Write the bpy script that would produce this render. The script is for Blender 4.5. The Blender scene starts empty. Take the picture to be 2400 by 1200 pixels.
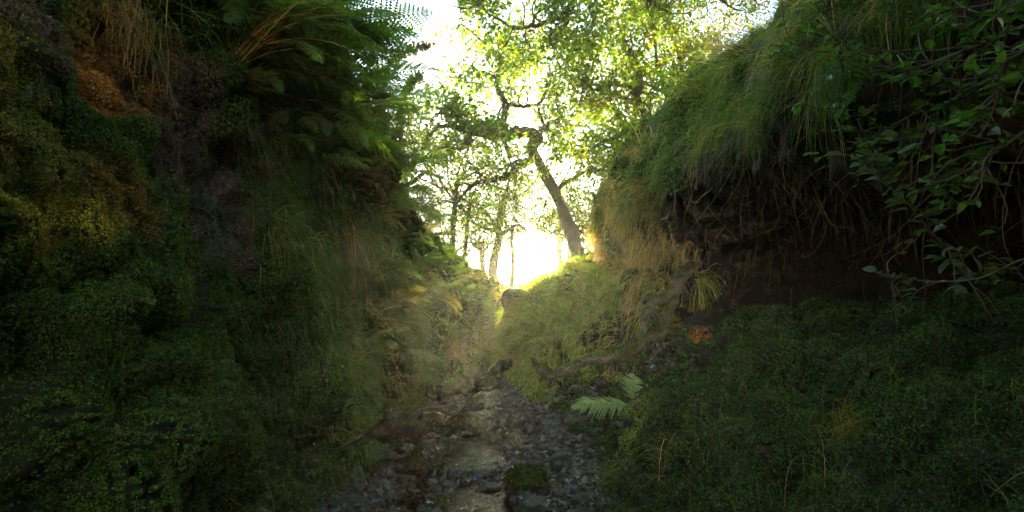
import bpy, math, numpy as np
from mathutils import Vector, Matrix, Euler
R = math.radians
scene = bpy.context.scene
COL = scene.collection

# ------------------------------------------------------------------ camera, world, sun, exposure
CAMZ = 0.9
PITCH = R(6.0)
cam_d = bpy.data.cameras.new("camera"); cam = bpy.data.objects.new("camera", cam_d)
COL.objects.link(cam); scene.camera = cam
cam.location = (0, 0, CAMZ); cam.rotation_euler = (R(90) + PITCH, 0, 0)
cam_d.sensor_width = 36; cam_d.lens = 18; cam_d.clip_start = 0.03; cam_d.clip_end = 1000

SUN_EL, SUN_AZ = R(8.6), R(2.4)          # azimuth measured from +Y towards +X
world = bpy.data.worlds.new("World"); scene.world = world; world.use_nodes = True
wn = world.node_tree.nodes; wl = world.node_tree.links
bg = wn["Background"]; sky = wn.new("ShaderNodeTexSky"); sky.sky_type = 'NISHITA'
sky.sun_disc = False; sky.sun_elevation = SUN_EL; sky.sun_rotation = SUN_AZ
sky.air_density = 1.0; sky.dust_density = 0.15; sky.ozone_density = 0.4; sky.altitude = 100
wl.new(sky.outputs[0], bg.inputs[0]); bg.inputs[1].default_value = 0.06
sun_d = bpy.data.lights.new("sun", 'SUN'); sun = bpy.data.objects.new("sun", sun_d); COL.objects.link(sun)
sun_d.energy = 5.0; sun_d.angle = R(0.5); sun_d.color = (1.0, 0.83, 0.52)
sdir = Vector((math.sin(SUN_AZ) * math.cos(SUN_EL), math.cos(SUN_AZ) * math.cos(SUN_EL), math.sin(SUN_EL)))
sun.rotation_euler = sdir.to_track_quat('Z', 'Y').to_euler(); sun.location = (0, 20, 20)
vs = scene.view_settings; vs.view_transform = 'Standard'; vs.look = 'None'; vs.exposure = 4.2; vs.gamma = 1.0
try: vs.use_curve_mapping = False
except Exception: pass
cy = scene.cycles
cy.use_denoising = True; cy.sample_clamp_direct = 2.4; scene.render.filter_size = 1.2; cy.max_bounces = 6; cy.diffuse_bounces = 3; cy.glossy_bounces = 2
cy.transmission_bounces = 3; cy.volume_bounces = 1; cy.transparent_max_bounces = 8
cy.sample_clamp_indirect = 4.0; cy.caustics_reflective = False; cy.caustics_refractive = False

# ------------------------------------------------------------------ numeric helpers
def rng(s): return np.random.default_rng(s)
def nrm(v):
    v = np.asarray(v, float); return v / np.maximum(np.linalg.norm(v, axis=-1, keepdims=True), 1e-9)
def ray(px, py):
    X = (px - 1200) / 1200; Y = (600 - py) / 1200; c, s = math.cos(PITCH), math.sin(PITCH)
    f = c - Y * s; z = s + Y * c
    return X / f, z / f                              # x per y, dz per y
def at(px, py, d):
    """the place d metres up the ravine seen in that direction"""
    a, b = ray(px, py); return np.array([a * d, d, CAMZ + b * d])
def project(P):
    c, s = math.cos(PITCH), math.sin(PITCH); z = P[:, 2] - CAMZ
    f = P[:, 1] * c + z * s; u = -P[:, 1] * s + z * c
    ff = np.where(f > 0.05, f, 1e9)
    return 1200 + 1200 * P[:, 0] / ff, 600 - 1200 * u / ff, f
def _h(a, b, c, s):
    h = (a * 374761393 + b * 668265263 + c * 1440662683 + s * 1274126177) & 0xffffffff
    h = ((h ^ (h >> 13)) * 1274126177) & 0xffffffff
    h = ((h ^ (h >> 16)) * 2246822519) & 0xffffffff
    return ((h ^ (h >> 15)) & 0xffff) / 65535.0
def vnoise(P, seed=0):
    P = np.asarray(P, float); I = np.floor(P).astype(np.int64); F = P - I; F = F * F * (3 - 2 * F)
    x, y, z = I[:, 0], I[:, 1], I[:, 2]; fx, fy, fz = F[:, 0], F[:, 1], F[:, 2]; o = 0
    for dx in (0, 1):
        wx = fx if dx else 1 - fx
        for dy in (0, 1):
            wy = fy if dy else 1 - fy
            for dz in (0, 1):
                o = o + _h(x + dx, y + dy, z + dz, seed) * wx * wy * (fz if dz else 1 - fz)
    return o * 2 - 1
def fbm(P, scale, octv=4, seed=0, gain=.5):
    P = np.asarray(P, float) / scale; a = 1; s = 0; t = 0
    for i in range(octv):
        s = s + a * vnoise(P + 17.3 * i, seed + i); t += a; a *= gain; P = P * 2.03
    return s / t
def sstep(a, b, x):
    t = np.clip((x - a) / (b - a), 0, 1); return t * t * (3 - 2 * t)

# ------------------------------------------------------------------ object helpers
def mesh_np(name, V, F, col=None, smooth=False, uv=None):
    V = np.ascontiguousarray(V, dtype=np.float32); F = np.ascontiguousarray(F, dtype=np.int32)
    me = bpy.data.meshes.new(name); n, k = F.shape
    me.vertices.add(len(V)); me.vertices.foreach_set("co", V.ravel())
    me.loops.add(n * k); me.loops.foreach_set("vertex_index", F.ravel())
    me.polygons.add(n); me.polygons.foreach_set("loop_start", np.arange(0, n * k, k, dtype=np.int32))
    me.polygons.foreach_set("loop_total", np.full(n, k, dtype=np.int32))
    me.polygons.foreach_set("use_smooth", np.full(n, smooth))
    if col is not None:
        c = np.ones((len(V), 4), dtype=np.float32); c[:, :3] = col
        at_ = me.attributes.new("Col", 'FLOAT_COLOR', 'POINT'); at_.data.foreach_set("color", c.ravel())
    me.update(calc_edges=True); return me
def link(name, me, mat=None, parent=None):
    if mat is not None and not me.materials: me.materials.append(mat)
    o = bpy.data.objects.new(name, me); COL.objects.link(o)
    if parent is not None: o.parent = parent
    return o
def tag(o, label=None, cat=None, group=None, kind=None):
    if label: o["label"] = label
    if cat: o["category"] = cat
    if group: o["group"] = group
    if kind: o["kind"] = kind
    return o
def empty(name, loc, label, cat, group=None):
    o = bpy.data.objects.new(name, None); COL.objects.link(o); o.location = tuple(loc); o.empty_display_size = .1
    return tag(o, label, cat, group)
def child(name, V, F, mat, root, col=None, smooth=False):
    """mesh given in world coordinates, stored relative to its root"""
    V = np.asarray(V) - np.array(root.location)
    return link(name, mesh_np(name, V, F, col, smooth), mat, root)
def stamp(TV, TF, P, M, S):
    """copies of a template: TV (k,3), placed at P with 3x3 frames M (columns = axes) and sizes S"""
    n, k = len(P), len(TV); S = np.asarray(S, float)
    S3 = S[:, None, None] if S.ndim == 1 else S[:, None, :]
    V = np.einsum('nij,nkj->nki', M, TV[None] * S3) + P[:, None, :]
    F = TF[None] + (np.arange(n) * k)[:, None, None]
    return V.reshape(-1, 3), F.reshape(-1, TF.shape[1])
def frames(X, N):
    """columns x (along X, made perpendicular to N), y, z=N"""
    N = nrm(N); X = nrm(X - N * np.sum(X * N, axis=1, keepdims=True)); Y = np.cross(N, X)
    return np.stack([X, Y, N], axis=2)
def joinm(parts):
    V, F, C, o = [], [], [], 0
    for p in parts:
        V.append(p[0]); F.append(p[1] + o); o += len(p[0])
        if len(p) > 2: C.append(p[2])
    return np.concatenate(V), np.concatenate(F), (np.concatenate(C) if C else None)
def tube(P, Rr, k=6, bump=0.0, seed=0, cap=True):
    P = np.asarray(P, float); n = len(P); Rr = np.asarray(Rr, float)
    T = nrm(np.gradient(P, axis=0)); ref = np.array([0.31, 0.17, 0.93])
    if abs(T[0] @ ref) > .9: ref = np.array([1, 0.1, 0])
    U = np.zeros_like(P); u = nrm(ref - T[0] * (T[0] @ ref))
    for i in range(n):
        u = u - T[i] * (T[i] @ u); u = u / max(np.linalg.norm(u), 1e-9); U[i] = u
    W = np.cross(T, U); a = np.arange(k) * 2 * math.pi / k
    ring = U[:, None] * np.cos(a)[None, :, None] + W[:, None] * np.sin(a)[None, :, None]
    V = P[:, None] + ring * Rr[:, None, None]
    if bump:
        q = V.reshape(-1, 3); sc = max(Rr.max() * (1.2 if k < 12 else .55), .004)
        f = 1 + bump * fbm(q, sc, 3, seed) ; V = P[:, None] + ring * Rr[:, None, None] * f.reshape(n, k, 1)
    i = np.arange(n - 1)[:, None] * k; j = np.arange(k)[None]; jn = (j + 1) % k
    F = np.stack([i + j, i + jn, i + k + jn, i + k + j], axis=-1).reshape(-1, 4)
    V = V.reshape(-1, 3)
    if cap:
        for s_ in (0, n - 1):
            c = len(V); V = np.vstack([V, P[s_] + (T[s_] if s_ else -T[s_]) * Rr[s_] * .3])
            jj = np.arange(k); a0, a1 = s_ * k + jj, s_ * k + (jj + 1) % k
            m = np.stack([a0, a1, np.full(k, c), np.full(k, c)], axis=1)
            F = np.vstack([F, m if s_ else m[:, ::-1]])
    return V, F
def fixdeg(V, F):
    return V, F
def smooth_path(C, per=6):
    """catmull-rom through rows of C (any width)"""
    C = np.asarray(C, float); Q = np.vstack([2 * C[0] - C[1], C, 2 * C[-1] - C[-2]]); out = []
    for i in range(len(C) - 1):
        p0, p1, p2, p3 = Q[i:i + 4]
        for t in np.arange(per) / per:
            out.append(.5 * (2 * p1 + (p2 - p0) * t + (2 * p0 - 5 * p1 + 4 * p2 - p3) * t * t + (3 * p1 - p0 - 3 * p2 + p3) * t ** 3))
    out.append(C[-1]); return np.array(out)
def vary(base, n, r, dv=.25, dh=.15):
    """n colours round a base colour"""
    b = np.tile(np.asarray(base, float), (n, 1)); b = b * (1 + dv * r.normal(size=(n, 1)).clip(-2, 2))
    b[:, 0] *= 1 + dh * r.normal(size=n).clip(-2, 2); return b.clip(.002, .9)

# ------------------------------------------------------------------ materials
def new_mat(name):
    m = bpy.data.materials.new(name); m.use_nodes = True; nt = m.node_tree; nt.nodes.clear()
    return m, nt, nt.nodes.new("ShaderNodeOutputMaterial")
def N(nt, t, **kw):
    n = nt.nodes.new(t)
    for k, v in kw.items():
        if k in n.inputs: n.inputs[k].default_value = v
        else: setattr(n, k, v)
    return n
def noise(nt, scale, detail=4, rough=.6, coord=None, obj=False):
    tc = coord or nt.nodes.new("ShaderNodeTexCoord")
    n = N(nt, "ShaderNodeTexNoise"); n.inputs["Scale"].default_value = scale
    n.inputs["Detail"].default_value = detail; n.inputs["Roughness"].default_value = rough
    nt.links.new(tc.outputs["Object"], n.inputs["Vector"]); return n
def mathn(nt, op, a, b=None):
    n = nt.nodes.new("ShaderNodeMath"); n.operation = op
    for i, v in enumerate((a, b)):
        if v is None: continue
        if isinstance(v, (int, float)): n.inputs[i].default_value = v
        else: nt.links.new(v, n.inputs[i])
    return n.outputs[0]
def maprange(nt, v, a, b, c, d):
    n = nt.nodes.new("ShaderNodeMapRange"); nt.links.new(v, n.inputs[0])
    for i, x in enumerate((a, b, c, d)): n.inputs[i + 1].default_value = x
    return n.outputs[0]
def mixc(nt, f, a, b, mode='MIX'):
    n = nt.nodes.new("ShaderNodeMix"); n.data_type = 'RGBA'; n.blend_type = mode
    for s, v in ((n.inputs[0], f), (n.inputs[6], a), (n.inputs[7], b)):
        if hasattr(v, "is_linked"): nt.links.new(v, s)
        elif isinstance(v, (int, float)): s.default_value = v
        else: s.default_value = (*v, 1)
    return n.outputs[2]
def foliage(name, trans=.45, rough=.5, spec=.35, base=None, tint=(1.25, 1.15, .45), nscale=9.0, objvar=0.0):
    m, nt, out = new_mat(name)
    if base is None:
        a = nt.nodes.new("ShaderNodeAttribute"); a.attribute_name = "Col"; c = a.outputs["Color"]
    else:
        r_ = nt.nodes.new("ShaderNodeRGB"); r_.outputs[0].default_value = (*base, 1); c = r_.outputs[0]
    n = noise(nt, nscale, 3)
    k = maprange(nt, n.outputs["Fac"], .3, .7, .78, 1.25)
    if objvar:
        oi = nt.nodes.new("ShaderNodeObjectInfo"); k = mathn(nt, 'MULTIPLY', k, maprange(nt, oi.outputs["Random"], 0, 1, 1 - objvar, 1 + objvar))
    cc = nt.nodes.new("ShaderNodeVectorMath"); cc.operation = 'SCALE'; nt.links.new(c, cc.inputs[0]); nt.links.new(k, cc.inputs["Scale"])
    p = N(nt, "ShaderNodeBsdfPrincipled"); nt.links.new(cc.outputs[0], p.inputs["Base Color"])
    p.inputs["Roughness"].default_value = rough; p.inputs["Specular IOR Level"].default_value = spec
    if trans > 0:
        t = nt.nodes.new("ShaderNodeBsdfTranslucent"); tc = mixc(nt, 1.0, cc.outputs[0], tint, 'MULTIPLY')
        sc = nt.nodes.new("ShaderNodeVectorMath"); sc.operation = 'SCALE'; sc.inputs["Scale"].default_value = 1.6
        nt.links.new(tc, sc.inputs[0]); nt.links.new(sc.outputs[0], t.inputs[0])
        ms = nt.nodes.new("ShaderNodeMixShader"); ms.inputs[0].default_value = trans
        nt.links.new(p.outputs[0], ms.inputs[1]); nt.links.new(t.outputs[0], ms.inputs[2]); nt.links.new(ms.outputs[0], out.inputs[0])
    else: nt.links.new(p.outputs[0], out.inputs[0])
    return m
def solid(name, c1, c2, scale=8, rough=.8, bump=.5, bscale=40, moss=None, spec=.3, dist=.01):
    """rough two-tone natural surface, with moss on the faces that look up when asked"""
    m, nt, out = new_mat(name); n1 = noise(nt, scale, 6, .65); n2 = noise(nt, bscale, 6, .7)
    c = mixc(nt, maprange(nt, n1.outputs["Fac"], .35, .65, 0, 1), c1, c2)
    c = mixc(nt, maprange(nt, n2.outputs["Fac"], .3, .7, 0, .6), c, tuple(x * .45 for x in c1))
    if moss:
        g = nt.nodes.new("ShaderNodeNewGeometry"); sx = nt.nodes.new("ShaderNodeSeparateXYZ"); nt.links.new(g.outputs["Normal"], sx.inputs[0])
        up = mathn(nt, 'ADD', sx.outputs["Z"], mathn(nt, 'MULTIPLY', mathn(nt, 'SUBTRACT', n1.outputs["Fac"], .5), 2.2))
        c = mixc(nt, maprange(nt, up, .25, .6, 0, 1), c, moss)
    p = N(nt, "ShaderNodeBsdfPrincipled"); nt.links.new(c, p.inputs["Base Color"]); p.inputs["Roughness"].default_value = rough
    p.inputs["Specular IOR Level"].default_value = spec
    b = nt.nodes.new("ShaderNodeBump"); b.inputs["Strength"].default_value = bump; b.inputs["Distance"].default_value = dist
    nt.links.new(n2.outputs["Fac"], b.inputs["Height"]); nt.links.new(b.outputs[0], p.inputs["Normal"])
    nt.links.new(p.outputs[0], out.inputs[0]); return m

M_leaf = foliage("oak_leaf", .55, .5, .3, tint=(1.2, 1.15, .35))
M_moss = foliage("moss_leaf", .3, .6, .12)
M_grass = foliage("grass_blade", .5, .5, .2, tint=(1.25, 1.1, .45))
M_fern = foliage("fern_frond", .5, .5, .3, base=(.085, .155, .025), tint=(1.2, 1.2, .35), objvar=.45)
M_fern_y = foliage("fern_frond_yellow", .5, .5, .3, base=(.15, .15, .03), objvar=.35)
M_fern_p = foliage("fern_frond_pale", .35, .55, .3, base=(.26, .40, .12), tint=(1, 1.1, .5), objvar=.1)
M_fern_d = foliage("dead_bracken", .4, .7, .2, base=(.17, .11, .06), tint=(1.2, .9, .6), objvar=.3)
M_shrub = foliage("shrub_leaf", .35, .38, .5, tint=(1.1, 1.2, .35), nscale=30)
M_dry = foliage("dry_stem", .3, .6, .3, tint=(1.2, 1, .6))
M_bark = solid("oak_bark", (.075, .06, .04), (.13, .11, .075), 6, .85, .8, 30, moss=None, dist=.02)
M_barkm = solid("mossy_bark", (.12, .09, .06), (.24, .2, .135), 12, .8, .9, 60, moss=(.05, .075, .012), dist=.01)
M_wet = solid("wet_wood", (.022, .014, .009), (.055, .036, .022), 14, .6, 1, 70, moss=(.04, .05, .010), spec=.25)
M_stone = solid("slate_stone", (.026, .025, .022), (.065, .063, .055), 7, .3, .7, 45, spec=.6)
M_stonem = solid("mossy_slate", (.028, .03, .022), (.06, .062, .045), 9, .6, 1, 60, moss=(.03, .045, .010), spec=.25)
M_root = solid("thin_root", (.10, .075, .05), (.2, .15, .1), 20, .7, .3, 80)

def terrain_mat():
    m, nt, out = new_mat("earth_and_rock")
    a = nt.nodes.new("ShaderNodeAttribute"); a.attribute_name = "Col"
    n1 = noise(nt, 14, 8, .7); n2 = noise(nt, 70, 6, .75)
    v = nt.nodes.new("ShaderNodeTexVoronoi"); v.inputs["Scale"].default_value = 38
    tc = nt.nodes.new("ShaderNodeTexCoord"); nt.links.new(tc.outputs["Object"], v.inputs["Vector"])
    k = mathn(nt, 'MULTIPLY', maprange(nt, n1.outputs["Fac"], .3, .7, .45, 1.6), maprange(nt, n2.outputs["Fac"], .3, .7, .5, 1.5))
    c = nt.nodes.new("ShaderNodeVectorMath"); c.operation = 'SCALE'; nt.links.new(a.outputs["Color"], c.inputs[0]); nt.links.new(k, c.inputs["Scale"])
    p = N(nt, "ShaderNodeBsdfPrincipled"); nt.links.new(c.outputs[0], p.inputs["Base Color"])
    nt.links.new(maprange(nt, n1.outputs["Fac"], .35, .7, .5, .9), p.inputs["Roughness"]); p.inputs["Specular IOR Level"].default_value = .2
    h = mathn(nt, 'ADD', mathn(nt, 'MULTIPLY', n2.outputs["Fac"], .5), mathn(nt, 'ADD', n1.outputs["Fac"], mathn(nt, 'MULTIPLY', v.outputs["Distance"], .5)))
    b = nt.nodes.new("ShaderNodeBump"); b.inputs["Strength"].default_value = .9; b.inputs["Distance"].default_value = .02
    nt.links.new(h, b.inputs["Height"]); nt.links.new(b.outputs[0], p.inputs["Normal"]); nt.links.new(p.outputs[0], out.inputs[0]); return m
M_ground = terrain_mat()

def water_mat():
    m, nt, out = new_mat("stream_water"); n1 = noise(nt, 11, 3, .55); n2 = noise(nt, 45, 2, .5)
    h = mathn(nt, 'ADD', n1.outputs["Fac"], mathn(nt, 'MULTIPLY', n2.outputs["Fac"], .35))
    b = nt.nodes.new("ShaderNodeBump"); b.inputs["Strength"].default_value = .45; b.inputs["Distance"].default_value = .02
    nt.links.new(h, b.inputs["Height"])
    g = nt.nodes.new("ShaderNodeBsdfGlossy"); g.inputs["Roughness"].default_value = .02; nt.links.new(b.outputs[0], g.inputs["Normal"])
    t = nt.nodes.new("ShaderNodeBsdfTransparent"); t.inputs[0].default_value = (.6, .52, .38, 1)
    f = nt.nodes.new("ShaderNodeFresnel"); f.inputs[0].default_value = 1.33; nt.links.new(b.outputs[0], f.inputs["Normal"])
    ms = nt.nodes.new("ShaderNodeMixShader"); nt.links.new(f.outputs[0], ms.inputs[0]); nt.links.new(t.outputs[0], ms.inputs[1]); nt.links.new(g.outputs[0], ms.inputs[2])
    nt.links.new(ms.outputs[0], out.inputs[0]); return m
M_water = water_mat()

# ------------------------------------------------------------------ terrain: cross-sections of the ravine, lofted
#   y : left (x,z): edge base low mid up lip top plateau far | right: edge base low ledge back back2 ceiling lip top plateau far
ST = [
 (-8.0, [(-.8,-.1),(-1.1,.0),(-1.4,.6),(-1.45,1.3),(-1.4,2.0),(-1.5,2.7),(-2.0,3.2),(-5,3.8),(-55,6)],
        [(.7,-.1),(1.0,.3),(1.3,.6),(1.6,.8),(2.0,1.1),(2.0,1.45),(1.6,1.6),(1.4,2.0),(2.0,2.8),(5,3.3),(55,5)]),
 (-3.0, [(-.8,.0),(-1.1,.1),(-1.35,.7),(-1.4,1.4),(-1.35,2.1),(-1.45,2.8),(-1.9,3.3),(-5,3.9),(-55,6)],
        [(.7,.0),(1.0,.3),(1.3,.7),(1.7,.85),(2.2,1.1),(2.2,1.45),(1.6,1.6),(1.3,2.0),(1.6,2.8),(5,3.3),(55,5)]),
 (.3,   [(-.75,.0),(-1.0,.1),(-1.2,.6),(-1.27,1.3),(-1.27,2.0),(-1.35,2.7),(-1.8,3.2),(-5,3.9),(-55,6)],
        [(.6,.0),(.9,.35),(1.1,.62),(1.5,.78),(2.1,.95),(2.2,1.4),(1.6,1.55),(1.3,2.0),(1.5,2.8),(5,3.3),(55,5)]),
 (1.0,  [(-.72,.0),(-1.0,.12),(-1.15,.6),(-1.25,1.2),(-1.38,1.8),(-1.3,2.5),(-1.7,3.1),(-5,3.9),(-55,6)],
        [(.52,.0),(.8,.32),(1.05,.6),(1.45,.78),(2.15,.95),(2.25,1.4),(1.55,1.55),(1.28,1.98),(1.5,2.75),(5,3.3),(55,5)]),
 (1.6,  [(-.75,.0),(-.96,.12),(-1.05,.55),(-1.22,1.15),(-1.42,1.7),(-1.3,2.4),(-1.65,3.0),(-5,3.9),(-55,6)],
        [(.46,.0),(.7,.3),(1.0,.58),(1.5,.8),(2.25,.97),(2.35,1.4),(1.55,1.52),(1.28,1.95),(1.5,2.7),(5,3.3),(55,5)]),
 (1.95, [(-.78,.0),(-1.0,.12),(-1.08,.55),(-1.2,1.15),(-1.38,1.65),(-1.2,2.35),(-1.5,2.9),(-5,3.9),(-55,6)],
        [(.42,.02),(.64,.3),(1.0,.56),(1.55,.82),(2.3,.97),(2.4,1.4),(1.55,1.52),(1.28,1.93),(1.5,2.65),(5,3.3),(55,5)]),
 (2.35, [(-.82,.0),(-1.1,.12),(-1.35,.55),(-1.3,1.1),(-1.25,1.6),(-1.12,2.3),(-1.45,2.9),(-5,3.9),(-55,6)],
        [(.44,.03),(.62,.33),(.95,.55),(1.55,.82),(2.3,.97),(2.4,1.4),(1.55,1.52),(1.28,1.93),(1.5,2.6),(5,3.3),(55,5)]),
 (3.0,  [(-.85,.03),(-1.0,.15),(-1.12,.6),(-1.2,1.15),(-1.35,1.7),(-1.08,2.2),(-1.4,2.8),(-5,3.8),(-55,6)],
        [(.52,.08),(.72,.32),(.95,.48),(1.4,.72),(2.1,.95),(2.15,1.4),(1.5,1.52),(1.22,1.93),(1.5,2.6),(5,3.3),(55,5)]),
 (3.8,  [(-.8,.08),(-.95,.2),(-1.05,.6),(-1.2,1.1),(-1.28,1.6),(-1.05,2.1),(-1.4,2.65),(-4.5,3.5),(-55,5.5)],
        [(.3,.1),(.65,.22),(.95,.4),(1.15,.7),(1.5,1.0),(1.6,1.35),(1.3,1.5),(1.12,1.95),(1.45,2.65),(5,3.3),(55,5)]),
 (4.8,  [(-.5,.18),(-.7,.33),(-.86,.72),(-.98,1.15),(-1.08,1.5),(-1.0,1.82),(-1.4,2.3),(-4.5,3.2),(-55,5)],
        [(.05,.2),(.32,.42),(.62,.68),(.9,.96),(1.12,1.2),(1.25,1.4),(1.12,1.55),(1.0,1.95),(1.25,2.5),(4.5,3.2),(55,5)]),
 (6.2,  [(-.3,.32),(-.48,.54),(-.68,.88),(-.82,1.18),(-.92,1.45),(-.95,1.65),(-1.4,2.0),(-4.5,2.8),(-55,4.5)],
        [(-.12,.34),(.02,.72),(.3,1.02),(.72,1.28),(1.05,1.46),(1.1,1.6),(1.05,1.75),(1.02,2.05),(1.35,2.4),(4.5,3.0),(55,4.5)]),
 (8.0,  [(-.15,.62),(-.3,.84),(-.48,1.08),(-.6,1.28),(-.7,1.42),(-.8,1.55),(-1.4,1.85),(-5,2.4),(-55,4)],
        [(.0,.64),(.18,.98),(.5,1.22),(.9,1.46),(1.2,1.62),(1.5,1.75),(1.8,1.9),(2.1,2.1),(2.6,2.3),(6,2.7),(55,4)]),
 (10.5, [(.2,.98),(.08,1.08),(-.12,1.22),(-.32,1.38),(-.55,1.5),(-.9,1.62),(-1.8,1.85),(-6,2.2),(-55,3)],
        [(.38,1.0),(.6,1.16),(.9,1.4),(1.22,1.64),(1.55,1.84),(1.9,1.98),(2.4,2.1),(3.0,2.2),(4.0,2.3),(8,2.5),(55,3)]),
 (14.0, [(.35,1.12),(.1,1.18),(-.35,1.27),(-.9,1.37),(-1.4,1.47),(-2.2,1.57),(-3.4,1.7),(-8,1.9),(-58,2.5)],
        [(.6,1.14),(.9,1.3),(1.2,1.54),(1.6,1.84),(2.1,2.02),(2.8,2.1),(3.6,2.15),(5,2.2),(7,2.25),(12,2.3),(58,2.5)]),
 (26.0, [(.0,1.0),(-1,1.0),(-2,1.02),(-3,1.05),(-4,1.1),(-6,1.15),(-9,1.2),(-16,1.4),(-60,2)],
        [(1.,1.0),(2,1.05),(3,1.1),(4,1.15),(5,1.2),(7,1.25),(9,1.3),(12,1.4),(16,1.5),(24,1.6),(60,2)]),
 (160., [(.0,.6),(-2,.6),(-4,.6),(-6,.6),(-9,.6),(-12,.6),(-18,.6),(-30,.6),(-62,.6)],
        [(2,.6),(4,.6),(6,.6),(9,.6),(12,.6),(15,.6),(18,.6),(22,.6),(28,.6),(38,.6),(62,.6)]),
]
def pchip(x, Y, xs):
    x = np.asarray(x, float); Y = np.asarray(Y, float); h = np.diff(x)
    d = np.diff(Y, axis=0) / h.reshape(-1, *([1] * (Y.ndim - 1))); m = np.zeros_like(Y)
    a, b = d[:-1], d[1:]; ok = a * b > 0
    m[1:-1] = np.where(ok, 2 * a * b / np.where(ok, a + b, 1), 0); m[0] = d[0]; m[-1] = d[-1]
    i = np.clip(np.searchsorted(x, xs, side='right') - 1, 0, len(x) - 2); sh = (-1, *([1] * (Y.ndim - 1)))
    t = ((xs - x[i]) / h[i]).reshape(sh); H = h[i].reshape(sh)
    return ((1 + 2 * t) * (1 - t) ** 2 * Y[i] + t * (1 - t) ** 2 * H * m[i] + t * t * (3 - 2 * t) * Y[i + 1] + t * t * (t - 1) * H * m[i + 1])
ys = np.array([s[0] for s in ST]); G = []
for y, Lp, Rp in ST:
    c = ((Lp[0][0] + Rp[0][0]) / 2, (Lp[0][1] + Rp[0][1]) / 2 - .05)
    G.append(list(reversed(Lp)) + [c] + list(Rp))
G = np.array(G, float)                                        # stations x 21 x 2
per = [14, 26, 44, 50, 50, 50, 46, 28, 36, 36, 34, 40, 44, 40, 32, 32, 40, 44, 30, 14]
us = np.concatenate([np.arange(n) / n + i for i, n in enumerate(per)] + [[len(per)]])
GU = pchip(np.arange(21), G.transpose(1, 0, 2), us).transpose(1, 0, 2)
yr = np.concatenate([np.linspace(-8, .3, 60, endpoint=False), np.linspace(.3, 3.2, 200, endpoint=False), np.linspace(3.2, 6.5, 190, endpoint=False),
                     np.linspace(6.5, 14, 170, endpoint=False), np.linspace(14, 30, 60, endpoint=False), np.geomspace(30, 160, 30)])
GG = pchip(ys, GU, yr)                                        # rows x cols x 2
nr, nc = GG.shape[:2]
T0 = np.zeros((nr, nc, 3)); T0[..., 0] = GG[..., 0]; T0[..., 1] = yr[:, None]; T0[..., 2] = GG[..., 1]
def gnorm(T): return nrm(np.cross(np.gradient(T, axis=1), np.gradient(T, axis=0)))
NN = gnorm(T0); NN *= np.sign(NN[nr // 3, np.searchsorted(us, 9.0), 2])
U = np.broadcast_to(us[None], (nr, nc)); Yg = T0[..., 1]
wall = sstep(.9, 2.5, U) * (1 - sstep(7.0, 8.3, U)) + sstep(10.0, 11.2, U) * (1 - sstep(17.5, 19.2, U))
amp = .30 + .70 * wall; far = 1 - .75 * sstep(12, 30, Yg)
q = T0.reshape(-1, 3)
big = fbm(q, .55, 3, 5).reshape(nr, nc); mid = fbm(q, .16, 3, 9).reshape(nr, nc); fin = fbm(q, .045, 3, 14, .6).reshape(nr, nc)
strat = fbm(q * np.array([.35, .35, 1.6]), .11, 3, 21).reshape(nr, nc)
lump = 1 - np.abs(fbm(q, .2, 3, 33)).reshape(nr, nc) * 2
bedm = sstep(7.5, 8.0, U) * (1 - sstep(10.0, 10.4, U)) * (1 - sstep(5, 6, Yg))
peb = fbm(q * np.array([1, .7, 1]), .085, 3, 61, .6).reshape(nr, nc)
def onwater(px, py, zz=0.0):
    a, b = ray(px, py); d = (zz - CAMZ) / b; return a * d, d
POOLS = [(1110, 1075, .17), (1215, 1035, .10), (1140, 1185, .14), (1010, 1120, .12), (960, 1160, .10), (1150, 935, .10), (1060, 1150, .10), (1250, 1040, .07)]
def poolm(P):
    m = np.zeros(len(P)); w_ = fbm(P, .12, 2, 66)
    for a, b, c in POOLS:
        x, d = onwater(a, b); m = np.maximum(m, 1 - sstep(.6, 1.15, np.sqrt((P[:, 0] - x) ** 2 + ((P[:, 1] - d) * .6) ** 2) / c + .4 * w_))
    return m
pm = poolm(q).reshape(nr, nc)
disp = bedm * (.06 * peb + .02 * sstep(9, 9.8, U) + .004 - .045 * pm) + (1 - .6 * bedm) * (.19 * big + .09 * mid + .085 * (lump - .6) + .03 * fin + .04 * strat) * amp * far
TT = T0 + NN * disp[..., None]
NN2 = gnorm(TT); NN2 *= np.sign(np.sum(NN2 * NN, axis=-1, keepdims=True))
TV = TT.reshape(-1, 3); TN = NN2.reshape(-1, 3)
i0 = np.arange(nr - 1)[:, None] * nc; j0 = np.arange(nc - 1)[None]
TF = np.stack([i0 + j0, i0 + j0 + 1, i0 + nc + j0 + 1, i0 + nc + j0], axis=-1).reshape(-1, 4)
PX, PY, PD = project(TV)
def hit(px, py, r=16):
    """first ground met in that direction -> (point, normal)"""
    k = np.where((abs(PX - px) < r) & (abs(PY - py) < r) & (PD > .35))[0]
    if len(k) == 0: return hit(px, py, r * 2)
    dmin = PD[k].min(); k = k[PD[k] < dmin * 1.06 + .05]
    b = k[np.argmin((PX[k] - px) ** 2 + (PY[k] - py) ** 2)]
    return TV[b].copy(), TN[b].copy()
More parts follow.
